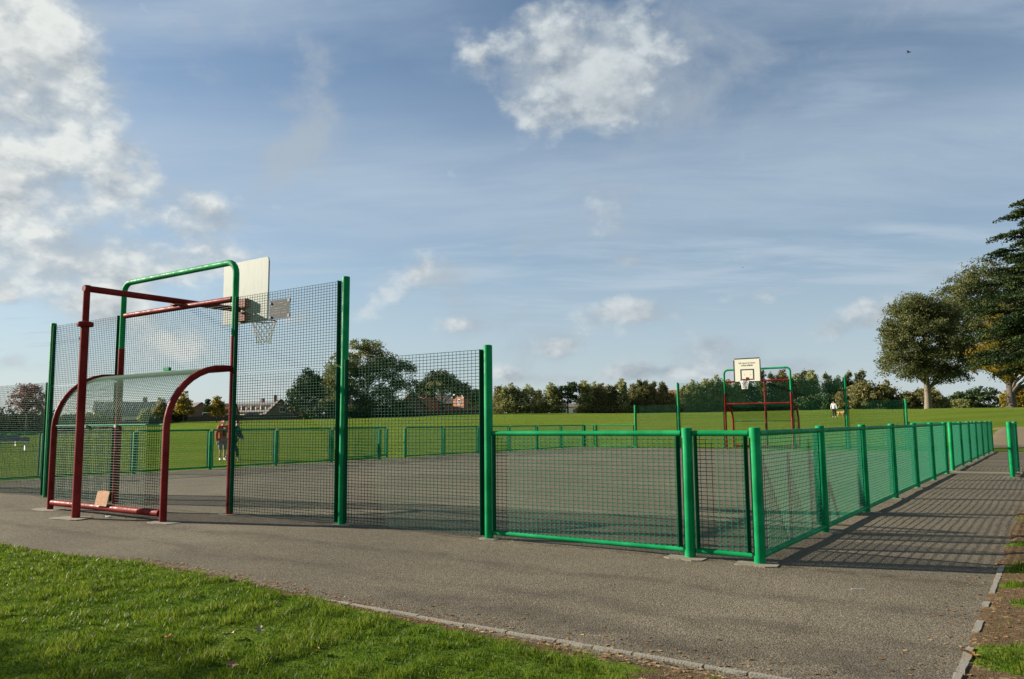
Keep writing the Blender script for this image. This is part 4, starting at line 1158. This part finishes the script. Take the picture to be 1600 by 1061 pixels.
x, y, z = site(44, 88)
tree('purple_plum_tree', 'reddish half-bare tree above the dark hedge at the left edge', (x, y, z),
     [(0, 0, 4.0, 2.0, 2.0, 1.5), (.1, 0, 5.0, 1.2, 1.4, 1.0), (.6, 0, 3.2, 1.6, 1.6, 1.0)], 170, 26, .55, .10, L_red, (1.2, .13, 5.2), 40, M_bark, 91, shell=(.3, 1.0))
for (px, dep, w, h, lf, lab, sd) in [(8, 92, 2.4, 3.5, L_dark, 'dark green hedge bush at the far left edge', 92), (58, 92, 2.6, 3.7, L_dark, 'dark hedge bush under the reddish tree', 93), (36, 98, 2.6, 2.9, L_oak, 'hedge bush between the two dark ones at the left edge', 94), (-30, 92, 3, 3.8, L_dark, 'dark hedge bush cut by the left picture edge', 95),
                                     (84, 104, 2.0, 2.6, L_dark, 'low dark bush right of the reddish tree, behind the tall fence', 96), (140, 118, 2.6, 3.4, L_oak, 'olive bush behind the hood mesh of the near goal', 97), (270, 132, 1.9, 3.3, L_dark, 'dark hedge bush left of the first pointed yellow-green tree', 98),
                                     (498, 146, 3.2, 3.4, L_dark, 'low dark hedge below the evergreen trees', 99), (108, 112, 2.0, 2.8, L_dark, 'dark bush left of the hoop pole', 100), (568, 150, 3.2, 2.4, L_dark, 'low hedge under the big oak, left of its trunk', 101), (620, 151, 3.2, 2.2, L_dark, 'low hedge under the big oak, right of its trunk', 102)]:
    x, y, z = site(px, dep)
    tree('bush', lab, (x, y, z - .4), [(0, 0, h * .5, w, w, h * .5), (w * .6, 0, h * .42, w * .7, w * .8, h * .42), (-w * .6, 0, h * .4, w * .7, w * .8, h * .45)], 150, 30, .55, .19, lf, (.4, .1, h * .6), 5, M_twig, sd, cat='bush', shell=(.3, 1.0))

# ------------------------------------------------------------------ houses and garden fences beyond the field
def stripes(name, c0, c1, sc, axis='z'):
    m, n, p, co, _ = new_mat(name)
    b = n.n.new('ShaderNodeTexBrick'); n.put(b.inputs['Vector'], n.mapping(co, rot=(R(90), 0, 0)))
    n.put(b.inputs['Color1'], c0); n.put(b.inputs['Color2'], tuple(c * .8 for c in c0)); n.put(b.inputs['Mortar'], c1); b.inputs['Scale'].default_value = sc; b.inputs['Mortar Size'].default_value = .015
    n.put(p.inputs['Base Color'], n.mix(n.ramp(n.noise(co, 1.2, 5), .35, .7, 0, .35), b.outputs[0], tuple(c * .6 for c in c0)))
    p.inputs['Roughness'].default_value = .85
    return m
M_brick = stripes('red_brick', (0.34, 0.125, 0.062), (0.30, 0.25, 0.20), 3)
M_dbrick = stripes('brown_brick', (0.17, 0.095, 0.062), (0.22, 0.19, 0.16), 3)
M_render = plain('cream_render', (0.74, 0.64, 0.48), .85, .1, 2)
M_tile = stripes('red_tiles', (0.20, 0.075, 0.048), (0.08, 0.035, 0.025), 2.2)
M_slate = stripes('grey_slates', (0.17, 0.15, 0.155), (0.07, 0.065, 0.065), 2.2)
M_dtile = stripes('dark_tiles', (0.085, 0.060, 0.052), (0.04, 0.03, 0.028), 2.2)
M_glass = plain('window_glass', (0.035, 0.04, 0.05), .08, .1)
M_wood = plain('dark_timber', (0.050, 0.040, 0.034), .9, .35, 5)
def house(label, loc, rz, w, d, hw_, hr, wall, roof, wins=(), barge=None, chim=None, skylights=(), dormers=(), name='house'):
    """gable faces local -y; ridge along y if w is the gable width"""
    t = thing(name, label, 'house', loc, rz, 'houses beyond the field')
    mb = MB(); poly = [(-w / 2, -1.5), (w / 2, -1.5), (w / 2, hw_), (0, hw_ + hr), (-w / 2, hw_)]
    mb.prism(poly, d, 'y')
    mb.build('wall', wall, t)
    sl = math.hypot(w / 2, hr); an = math.atan2(hr, w / 2); rb = MB()
    for s in (-1, 1):
        rot = Matrix.Rotation(s * an, 3, 'Y')
        nrm = Vector((s * math.sin(an), 0, math.cos(an)))
        c = Vector((s * w / 4, 0, hw_ + hr / 2)) + nrm * .08 + Vector((s * math.cos(an), 0, -math.sin(an))) * .12
        rb.box(c, (sl + .24, d + .5, .14), rot=rot)
    ro = rb.build('roof', roof, t)
    if barge is not None:
        bm_ = MB()
        for s in (-1, 1):
            rot = Matrix.Rotation(s * an, 3, 'Y'); c = Vector((s * w / 4, -d / 2 - .28, hw_ + hr / 2 + .03))
            bm_.box(c, (sl + .2, .05, .24), rot=rot)
        bm_.build('bargeboard', barge, t)
    for (cx, cz, sx, sz) in wins:
        f = MB()
        for (a, b, e, g_) in ((0, sz / 2, sx + .1, .09), (0, -sz / 2, sx + .1, .09), (-sx / 2, 0, .09, sz), (sx / 2, 0, .09, sz), (0, 0, .06, sz)): f.box((cx + a, -d / 2 - .04, cz + b), (e, .09, g_))
        fo = f.build('window', M_white, t)
        MB().box((cx, -d / 2 - .012, cz), (sx - .05, .02, sz - .05)).build('pane', M_glass, fo)
    if chim:
        MB().box((chim[0], chim[1], hw_ + hr + .35), (.6, .6, 1.5)).build('chimney', M_dbrick, ro)
    for (cy, f) in skylights:
        s = -1; rot = Matrix.Rotation(s * an, 3, 'Y'); nrm = Vector((s * math.sin(an), 0, math.cos(an)))
        c = Vector((s * w / 2 * (1 - f), cy, hw_ + hr * f)) + nrm * .18
        MB().box(c, (1.0, .7, .06), rot=rot).build('skylight', M_white, ro)
    return t
def longhouse(label, loc, rz, L, D, hw_, hr, wall, roof, dormers=(), wins=(), chim=None, name='house'):
    """ridge along local x, long side faces local -y"""
    t = thing(name, label, 'house', loc, rz, 'houses beyond the field')
    MB().prism([(-D / 2, -1.5), (D / 2, -1.5), (D / 2, hw_), (0, hw_ + hr), (-D / 2, hw_)], L, 'x').build('wall', wall, t)
    sl = math.hypot(D / 2, hr); an = math.atan2(hr, D / 2); rb = MB()
    for s in (-1, 1):
        rot = Matrix.Rotation(-s * an, 3, 'X'); nrm = Vector((0, s * math.sin(an), math.cos(an)))
        c = Vector((0, s * D / 4, hw_ + hr / 2)) + nrm * .08 + Vector((0, s * math.cos(an), -math.sin(an))) * .12
        rb.box(c, (L + .4, sl + .24, .14), rot=rot)
    ro = rb.build('roof', roof, t)
    for (cx, w, h) in dormers:
        dm = MB(); y0 = -D / 2 + .5
        dm.box((cx, y0 + .9, hw_ + h / 2 + .15), (w, 1.8, h))
        do = dm.build('dormer', wall, t)
        MB().box((cx, y0 + .85, hw_ + h + .2), (w + .3, 2.2, .1)).build('dormer_roof', roof, do)
        MB().box((cx, y0 - .03, hw_ + h / 2 + .2), (w * .6, .05, h * .62)).build('dormer_window', M_glass, do)
    for (cx, cz, sx, sz) in wins:
        f = MB()
        for (a, b, e, g_) in ((0, sz / 2, sx + .1, .09), (0, -sz / 2, sx + .1, .09), (-sx / 2, 0, .09, sz), (sx / 2, 0, .09, sz), (0, 0, .06, sz)): f.box((cx + a, -D / 2 - .04, cz + b), (e, .09, g_))
        fo = f.build('window', M_white, t)
        MB().box((cx, -D / 2 - .012, cz), (sx - .05, .02, sz - .05)).build('pane', M_glass, fo)
    if chim is not None: MB().box((chim, 0, hw_ + hr + .3), (.8, .6, 1.4)).build('chimney', M_dbrick, ro)
    return t
def face(px): return -TH - math.atan((px - 800) / FOC)       # rotation that turns a front towards the viewpoint
D = 172
def hs(px, dep=D, dz_=0.0):
    x, y, z = site(px, dep); return (x, y, z + dz_)
longhouse('pale cream house with four dormers in a grey roof, seen through the tall mesh', hs(405, 178, .2), face(405) - .9, 15.0, 6.4, 1.9, 2.2, M_render, M_slate, [(-5.2, 1.9, 1.4), (-1.9, 1.9, 1.4), (1.4, 1.9, 1.4), (4.7, 1.9, 1.4)], (), 1.2)
house('dark brick house with a steep gable and one white window', hs(436, 166, .1), face(436) + .12, 6.4, 7, 1.0, 3.3, M_dbrick, M_dtile, [(.35, 2.2, 1.1, 1.0)], None, (-.6, 1.5))
rh = longhouse('house with a red tiled roof and two skylights beside the near right goalpost', hs(351, 168), face(351) - .25, 4.6, 6.5, 1.5, 2.4, M_dbrick, M_tile, (), [(-1.2, .9, 1.0, .9)])
for sx in (.5, 1.6): MB().box((sx, -1.72, 2.78), (.62, .06, .8), rot=Matrix.Rotation(math.atan2(2.4, 3.25), 3, 'X')).build('skylight', M_white, rh)
house('dark-roofed house behind the two pointed yellow-green trees', hs(306, 176, .0), face(306) + .3, 8, 8, 1.6, 2.9, M_dbrick, M_dtile, [(1.0, 1.0, 1.0, .9)])
longhouse('low building with an orange tiled roof left of the dark evergreens', hs(466, 176, -.3), face(466), 7.5, 6, 1.7, 1.9, M_dbrick, M_tile, (), [(1, .9, 1.2, .9)])
longhouse('dark house seen through the hood mesh of the near goal', hs(200, 150, 0), face(200) + .1, 11, 7, 2.3, 2.5, M_render, M_slate, [(-2, 1.4, 1.2)], [(-3.5, 1.0, 1.4, 1.1), (1.5, 1.0, 1.4, 1.1)], 3)
house('dark gabled house with pale blue windows under the right side of the big oak', hs(640, 168, .1), face(640) + .1, 6.6, 7, 1.8, 3.2, M_dbrick, M_dtile, [(-.9, 2.2, 1.2, 1.0), (1.2, .7, 1.4, .9), (-1.4, .7, 1.4, .9)])
longhouse('orange brick house glowing under the wide domed tree', hs(657, 172, .1), face(657) - .8, 5.6, 6.0, 3.0, 1.6, M_brick, M_tile, (), [(1.6, 1.6, 1.0, 1.0)])
house('red brick house with a steep gable edged in white', hs(735, 172, .2), face(735) - .85, 3.6, 7, 3.6, 1.7, M_brick, M_tile, [(.3, 2.7, .8, 1.0)], M_white)
longhouse('long red brick house with a dark roof to the left of the white-edged gable', hs(704, 176, .1), face(704) - .3, 7.4, 6.5, 2.6, 1.9, M_brick, M_dtile, (), [(2.4, 2.0, 1.3, 1.0), (-1.0, 1.6, 1.3, 1.0)], -2)
longhouse('tan house low behind the big oak, left of its trunk', hs(562, 170, .0), face(562), 6.5, 6.0, 2.2, 1.7, M_render, M_dtile, (), [(-1.6, 1.1, 1.2, 1.0)])
longhouse('red tiled roof of a house above the far row beside the tall post', hs(1040, 205, -.9), face(1040) - .5, 9, 8, 4.2, 3.2, M_brick, M_tile, (), [(2, 2.5, 1.4, 1.1)], None)
longhouse('pale low building glimpsed through the gap under the dark pine', hs(888, 195, .2), face(888), 9, 5, 1.9, .8, M_render, M_slate, (), [(-1.5, .9, 1.4, .9), (1.6, .9, 1.4, .9)])
def board_fence(label, px0, px1, dep, h, mat=M_wood):
    a = Vector(site(px0, dep)); b = Vector(site(px1, dep)); d = b - a; L = Vector((d.x, d.y)).length
    t = thing('garden_fence', label, 'fence', a, math.atan2(d.y, d.x), 'timber garden fences along the field edge')
    n = max(1, round(L / 1.8)); w = L / n
    pm = MB().box((0, 0, h / 2 - .1), (w - .1, .05, h)).mesh('fence_panel', mat); qm = MB().box((0, 0, h / 2), (.1, .1, h + .1)).mesh('fence_post', mat)
    for i in range(n):
        zz = d.z * (i + .5) / n
        obj('fence_panel', pm, t, (w * (i + .5), 0, zz)); obj('fence_post', qm, t, (w * i, 0, zz))
    return t
board_fence('dark timber garden fence running from the hood to the dark gable house', 262, 452, 158, 1.5)
board_fence('dark timber garden fence below the evergreens and the big oak', 452, 655, 160, 1.15)
board_fence('dark low garden fence below the wide domed tree, ending at the far row', 655, 760, 160, .95)
board_fence('dark timber fence behind the hood mesh at left', 118, 262, 140, 1.3)
gs = hs(328, 150, 0)
t = thing('garden_shed', 'low shed with a flat white roof behind the garden fence', 'shed', gs, face(328))
MB().box((0, 0, .7), (2.2, 2.0, 1.9)).build('wall', M_wood, t); MB().box((0, -.1, 1.72), (2.5, 2.4, .12)).build('roof', M_white, t)
# parked car by the cream house
M_car = plain('dark_car_paint', (0.02, 0.022, 0.03), .25, .1)
t = thing('parked_car', 'dark parked car showing above the garden fence in front of the cream house', 'car', hs(398, 164, .55), face(398))
body = [(-2.0, .25), (2.0, .25), (2.05, .6), (1.9, .82), (1.1, .9), (.55, 1.38), (-.9, 1.42), (-1.6, .95), (-2.0, .85), (-2.08, .5)]
MB().prism(body, 1.7, 'y').build('body', M_car, t)
MB().prism([(.98, .93), (.5, 1.33), (-.2, 1.35), (-.2, .93)], 1.72, 'y').build('window', M_glass, t)
MB().prism([(-.28, .93), (-.28, 1.35), (-.85, 1.36), (-1.4, .96)], 1.72, 'y').build('window', M_glass, t)
for cx in (-1.3, 1.3):
    for sy in (-.8, .8): MB().tube([(cx, sy - .1, .32), (cx, sy + .1, .32)], .32, 14).build('wheel', M_black, t)
# blue benches with white ends on the field at far left
M_blue = plain('navy_slats', (0.03, 0.05, 0.12), .5, .2)
for (px, dep, lab) in [(10, 52, 'low navy bench with white ends on the field at far left, the farther one'), (22, 44.5, 'low navy bench with white ends on the field at far left, the nearer one')]:
    x, y, z = site(px, dep)
    t = thing('bench', lab, 'bench', (x, y, z), face(px) + .15, 'benches out on the field')
    L = 1.9
    for s in (-.17, 0, .17): MB().box((0, s, .44), (L, .13, .04)).build('slat', M_blue, t)
    MB().box((0, .25, .66), (L, .04, .22)).build('backrest', M_blue, t)
    for s in (-1, 1): MB().box((s * L * .36, .03, .30), (.05, .4, .5)).build('leg', M_white, t)

# ------------------------------------------------------------------ people, dog, birds
def skin(name, verts, edges, rad, mat, parent, sub=2, root=0, **kw):
    me = bpy.data.meshes.new(name); me.from_pydata([Vector(v) for v in verts], edges, [])
    o = bpy.data.objects.new(name, me); C.objects.link(o)
    md = o.modifiers.new('skin', 'SKIN'); md.use_smooth_shade = True
    sv = me.skin_vertices[0].data
    for i, r in enumerate(rad):
        sv[i].radius = r if isinstance(r, (tuple, list)) else (r, r); sv[i].use_root = (i == root)
    ss = o.modifiers.new('subsurf', 'SUBSURF'); ss.levels = sub; ss.render_levels = sub
    dg = bpy.context.evaluated_depsgraph_get(); dg.update()
    m2 = bpy.data.meshes.new_from_object(o.evaluated_get(dg)); m2.name = name
    bpy.data.objects.remove(o)
    m2.materials.clear(); m2.materials.append(mat); m2.shade_smooth()
    return obj(name, m2, parent, **kw)
M_skin = plain('skin', (0.50, 0.30, 0.21), .55, .08)
M_redc = plain('red_cloth', (0.46, 0.022, 0.018), .85, .25, 9)
M_blackc = plain('black_cloth', (0.018, 0.019, 0.022), .85, .3, 9)
M_navyc = plain('navy_cloth', (0.022, 0.030, 0.045), .85, .3, 9)
M_greyc = plain('grey_cloth', (0.15, 0.155, 0.165), .85, .25, 9)
M_whitec = plain('white_cloth', (0.72, 0.70, 0.64), .8, .1, 9)
M_shoe = plain('white_shoe', (0.70, 0.70, 0.68), .5, .1)
M_hair = plain('dark_hair', (0.03, 0.022, 0.016), .6, .3, 40)
M_tan = plain('tan_fur', (0.48, 0.25, 0.10), .8, .3, 14)
def person(label, loc, rz, H, top, legs, headgear, pose, extra=None):
    """faces local -y; pose: dict with lean (forward metres at the shoulders), feet [(x,y),(x,y)], hands [(x,y,z),(x,y,z)], look (turn)"""
    t = thing('person', label, 'person', loc, rz)
    k = H / 1.75; ln = pose.get('lean', 0)
    P = lambda x, y, z: (x * k, y * k, z * k)
    hip = .92; sh = 1.44
    V = [P(0, 0, hip), P(0, -ln * .4, 1.15), P(0, -ln * .85, 1.36), P(0, -ln, 1.49), P(0, -ln * 1.15, 1.56), P(0, -ln * 1.25 - .01, 1.64), P(0, -ln * 1.3, 1.71)]
    E_ = [(0, 1), (1, 2), (2, 3), (3, 4), (4, 5), (5, 6)]
    Rd = [(.15 * k, .105 * k), (.135 * k, .10 * k), (.16 * k, .11 * k), (.062 * k, .06 * k), (.07 * k, .08 * k), (.080 * k, .098 * k), (.055 * k, .07 * k)]
    V.append(P(0, -ln * 1.3 - .115, 1.625)); E_.append((5, len(V) - 1)); Rd.append((.016 * k, .02 * k))       # nose
    def chain(start, pts, rads):
        prev = start
        for p, r in zip(pts, rads):
            V.append(P(*p)); E_.append((prev, len(V) - 1)); Rd.append((r * k, r * k)); prev = len(V) - 1
    legp = []; armp = []
    for s, (fx, fy) in zip((-1, 1), pose['feet']):
        kn = (s * .10 + (fx - s * .1) * .5, fy * .5 - .06, .49)
        pts = [(s * .10, 0, .86), kn, (fx, fy, .09), (fx, fy - .13, .05)]
        legp.append(pts); chain(0, pts, [.09, .06, .045, .035])
    for s, hnd in zip((-1, 1), pose['hands']):
        shp = (s * .19, -ln * .9, sh)
        el_ = ((shp[0] + hnd[0]) / 2 + s * .05, (shp[1] + hnd[1]) / 2 + .05, (shp[2] + hnd[2]) / 2 - .02)
        v = Vector(hnd) - Vector(el_); v.normalize(); pm = Vector(hnd) + v * .09
        pts = [shp, el_, hnd, tuple(pm)]
        armp.append(pts); chain(2, pts, [.06, .046, .033, .036])
        base = len(V) - 1
        for f, (ox, oy) in enumerate(((-.03, 0), (-.01, -.01), (.012, -.01), (.032, 0))):
            q = pm + v * (.075 if f in (1, 2) else .06) + Vector((ox, oy, 0)); chain(base, [tuple(q)], [.010])
        q = pm + Vector((-s * .045, -.03, 0)) + v * .01; chain(base, [tuple(q)], [.011])
    skin('body', V, E_, Rd, M_skin, t)
    # trousers
    V2 = [P(0, 0, .95)]; E2 = []; R2 = [(.165 * k, .12 * k)]
    for pts in legp:
        prev = 0
        q = list(pts[:2]) + [tuple(Vector(pts[1]).lerp(Vector(pts[2]), legs[1]))]
        for p, r in zip(q, (.107, .085, .07)):
            V2.append(P(*p)); E2.append((prev, len(V2) - 1)); R2.append((r * k, r * k)); prev = len(V2) - 1
    skin('trousers', V2, E2, R2, legs[0], t)
    # jacket
    hem = top[1]
    V3 = [P(0, -ln * .1, hem), P(0, -ln * .4, 1.15), P(0, -ln * .85, 1.36), P(0, -ln * .97, 1.475)]; E3 = [(0, 1), (1, 2), (2, 3)]; R3 = [(.19 * k, .145 * k), (.172 * k, .13 * k), (.185 * k, .135 * k), (.085 * k, .085 * k)]
    for pts in armp:
        prev = 2
        for p, r in zip(pts[:3], (.078, .066, .052)):
            V3.append(P(*p)); E3.append((prev, len(V3) - 1)); R3.append((r * k, r * k)); prev = len(V3) - 1
    skin('jacket', V3, E3, R3, top[0], t)
    # shoes
    for pts in legp:
        a, b = pts[2], pts[3]
        skin('shoe', [P(a[0], a[1] + .03, .045), P(a[0], a[1] - .05, .048), P(b[0], b[1] - .02, .035)], [(0, 1), (1, 2)], [(.045 * k,) * 2, (.052 * k,) * 2, (.036 * k,) * 2], M_shoe, t, 1)
    hy = -ln * 1.3
    if headgear == 'hood':
        skin('hood', [P(0, hy + .07, 1.50), P(0, hy + .045, 1.63), P(0, hy + .01, 1.72)], [(0, 1), (1, 2)], [(.10 * k, .085 * k), (.115 * k, .10 * k), (.088 * k, .085 * k)], top[0], t)
    else:
        skin('hair', [P(0, hy + .05, 1.60), P(0, hy + .035, 1.68), P(0, hy + .0, 1.735)], [(0, 1), (1, 2)], [(.082 * k, .07 * k), (.093 * k, .085 * k), (.066 * k, .07 * k)], headgear, t)
    for s in (-1, 1):
        MB().lathe([(.004 * k, -.008 * k), (.011 * k, 0), (.004 * k, .008 * k)], 6, P(s * .032, hy - .094, 1.655)).build('eye', M_black, t)
    MB().box(P(0, hy - .098, 1.592), (.045 * k, .008, .010 * k)).build('mouth', plain('lips', (.35, .14, .12), .5), t)
    if extra: extra(t, k, P, ln)
    return t
def vest(t, k, P, ln):
    skin('vest', [P(.0, -.115 - ln * .2, 1.02), P(.0, -.12 - ln * .5, 1.22), P(0, -.11 - ln * .9, 1.38)], [(0, 1), (1, 2)], [(.075 * k, .05 * k), (.085 * k, .055 * k), (.06 * k, .05 * k)], M_blackc, t)
    MB().box(P(-.02, -.185 - ln * .9, 1.36), (.07, .02, .09)).build('scarf', M_whitec, t)
xk, yk = ground_at(347, 718)
person('person in a red hooded jacket and white shoes standing beyond the side fence', (xk, yk, -.03), face(347) + .35, 1.66, (M_redc, .66), (M_greyc, .12), 'hood',
       dict(lean=.05, feet=[(-.12, -.05), (.13, .12)], hands=[(-.24, -.02, .82), (.26, -.12, .88)]), vest)
xk, yk = ground_at(363.5, 719)
person('person in dark clothes bending forward, mostly hidden behind the red goalpost', (xk, yk, -.03), face(372) + 1.2, 1.62, (M_navyc, .80), (M_blackc, .8), M_hair,
       dict(lean=.16, feet=[(-.12, -.28), (.10, .36)], hands=[(-.20, -.42, .98), (.22, -.36, .95)]))
x, y, z = site(1300, 82)
person('person in a white jacket and dark trousers walking a dog across the field', (x, y, z), face(1300) + R(170), 1.72, (M_whitec, .80), (M_blackc, .9), M_hair,
       dict(lean=.03, feet=[(-.10, -.12), (.10, .18)], hands=[(-.26, .02, .84), (.27, -.10, .86)]))
def dog(label, loc, rz):
    t = thing('dog', label, 'dog', loc, rz)
    V = [(0, .28, .46), (0, .05, .45), (0, -.22, .46), (0, -.38, .56), (0, -.46, .64), (0, -.56, .62), (0, -.66, .59)]
    E_ = [(0, 1), (1, 2), (2, 3), (3, 4), (4, 5), (5, 6)]; Rd = [.12, .125, .15, .09, .085, .05, .034]
    def ch(s, pts, rr):
        prev = s
        for p, r in zip(pts, rr):
            V.append(p); E_.append((prev, len(V) - 1)); Rd.append(r); prev = len(V) - 1
    for s in (-1, 1):
        ch(2, [(s * .09, -.22 - s * .05, .32), (s * .09, -.20 - s * .09, .17), (s * .09, -.22 - s * .10, .03), (s * .09, -.28 - s * .10, .02)], (.06, .035, .03, .028))
        ch(0, [(s * .09, .24, .33), (s * .10, .38 + s * .05, .19), (s * .10, .32 + s * .07, .03), (s * .10, .26 + s * .07, .02)], (.08, .04, .03, .028))
        ch(4, [(s * .075, -.44, .70), (s * .10, -.42, .62)], (.03, .02))
    ch(0, [(0, .42, .54), (0, .55, .62), (0, .63, .70)], (.035, .03, .02))
    skin('body', V, E_, Rd, M_tan, t, 2, 1)
    MB().tube([(.1 * math.cos(a / 12 * 6.2832), -.38 + .045 * math.sin(a / 12 * 6.2832), .56 + .07 * math.sin(a / 12 * 6.2832)) for a in range(12)], .012, 6, closed=True).build('collar', M_blackc, t)
    return t
x, y, z = site(1311.5, 83)
dog('tan dog walking beside the person in the white jacket', (x, y, z), face(1311) + R(80))
M_bird = plain('bird_plumage', (0.022, 0.022, 0.026), .7, .3)
def bird(label, px, py_, dist, rz, span):
    d = (fw + r2 * ((px - 800) / FOC) - u2 * ((py_ - 530.5) / FOC)).normalized()
    p = CAM + d * dist
    t = thing('bird', label, 'bird', p, rz, 'birds in flight'); k = span
    MB().tube([(0, -.34 * k, .0), (0, -.27 * k, .012 * k), (0, -.12 * k, .0), (0, .08 * k, 0), (0, .22 * k, .0), (0, .36 * k, .0)], [.012 * k, .045 * k, .07 * k, .065 * k, .03 * k, .022 * k], 8).build('body', M_bird, t, True)
    for s in (-1, 1):
        mb = MB(); poly = [(0.03, -.12), (.25, -.16), (.52, -.04), (.26, .06), (.03, .10)]
        b = 0
        for zz in (.006, -.006):
            for (a, c) in poly: mb.v.append((s * a * k, c * k, (a * .28 + zz) * k))
        n = len(poly); mb.face(range(n)); mb.face([n + i for i in range(n)][::-1])
        for i in range(n): mb.face((i, (i + 1) % n, n + (i + 1) % n, n + i))
        mb.build('wing', M_bird, t)
    return t
bird('dark bird flying high in the blue at upper right, the larger of two', 1419.5, 82, 95, face(1419) + 1.1, .75)
bird('tiny dark bird far off in the sky above the far goal, the smaller of two', 1161, 418, 150, face(1161) + .6, .5)
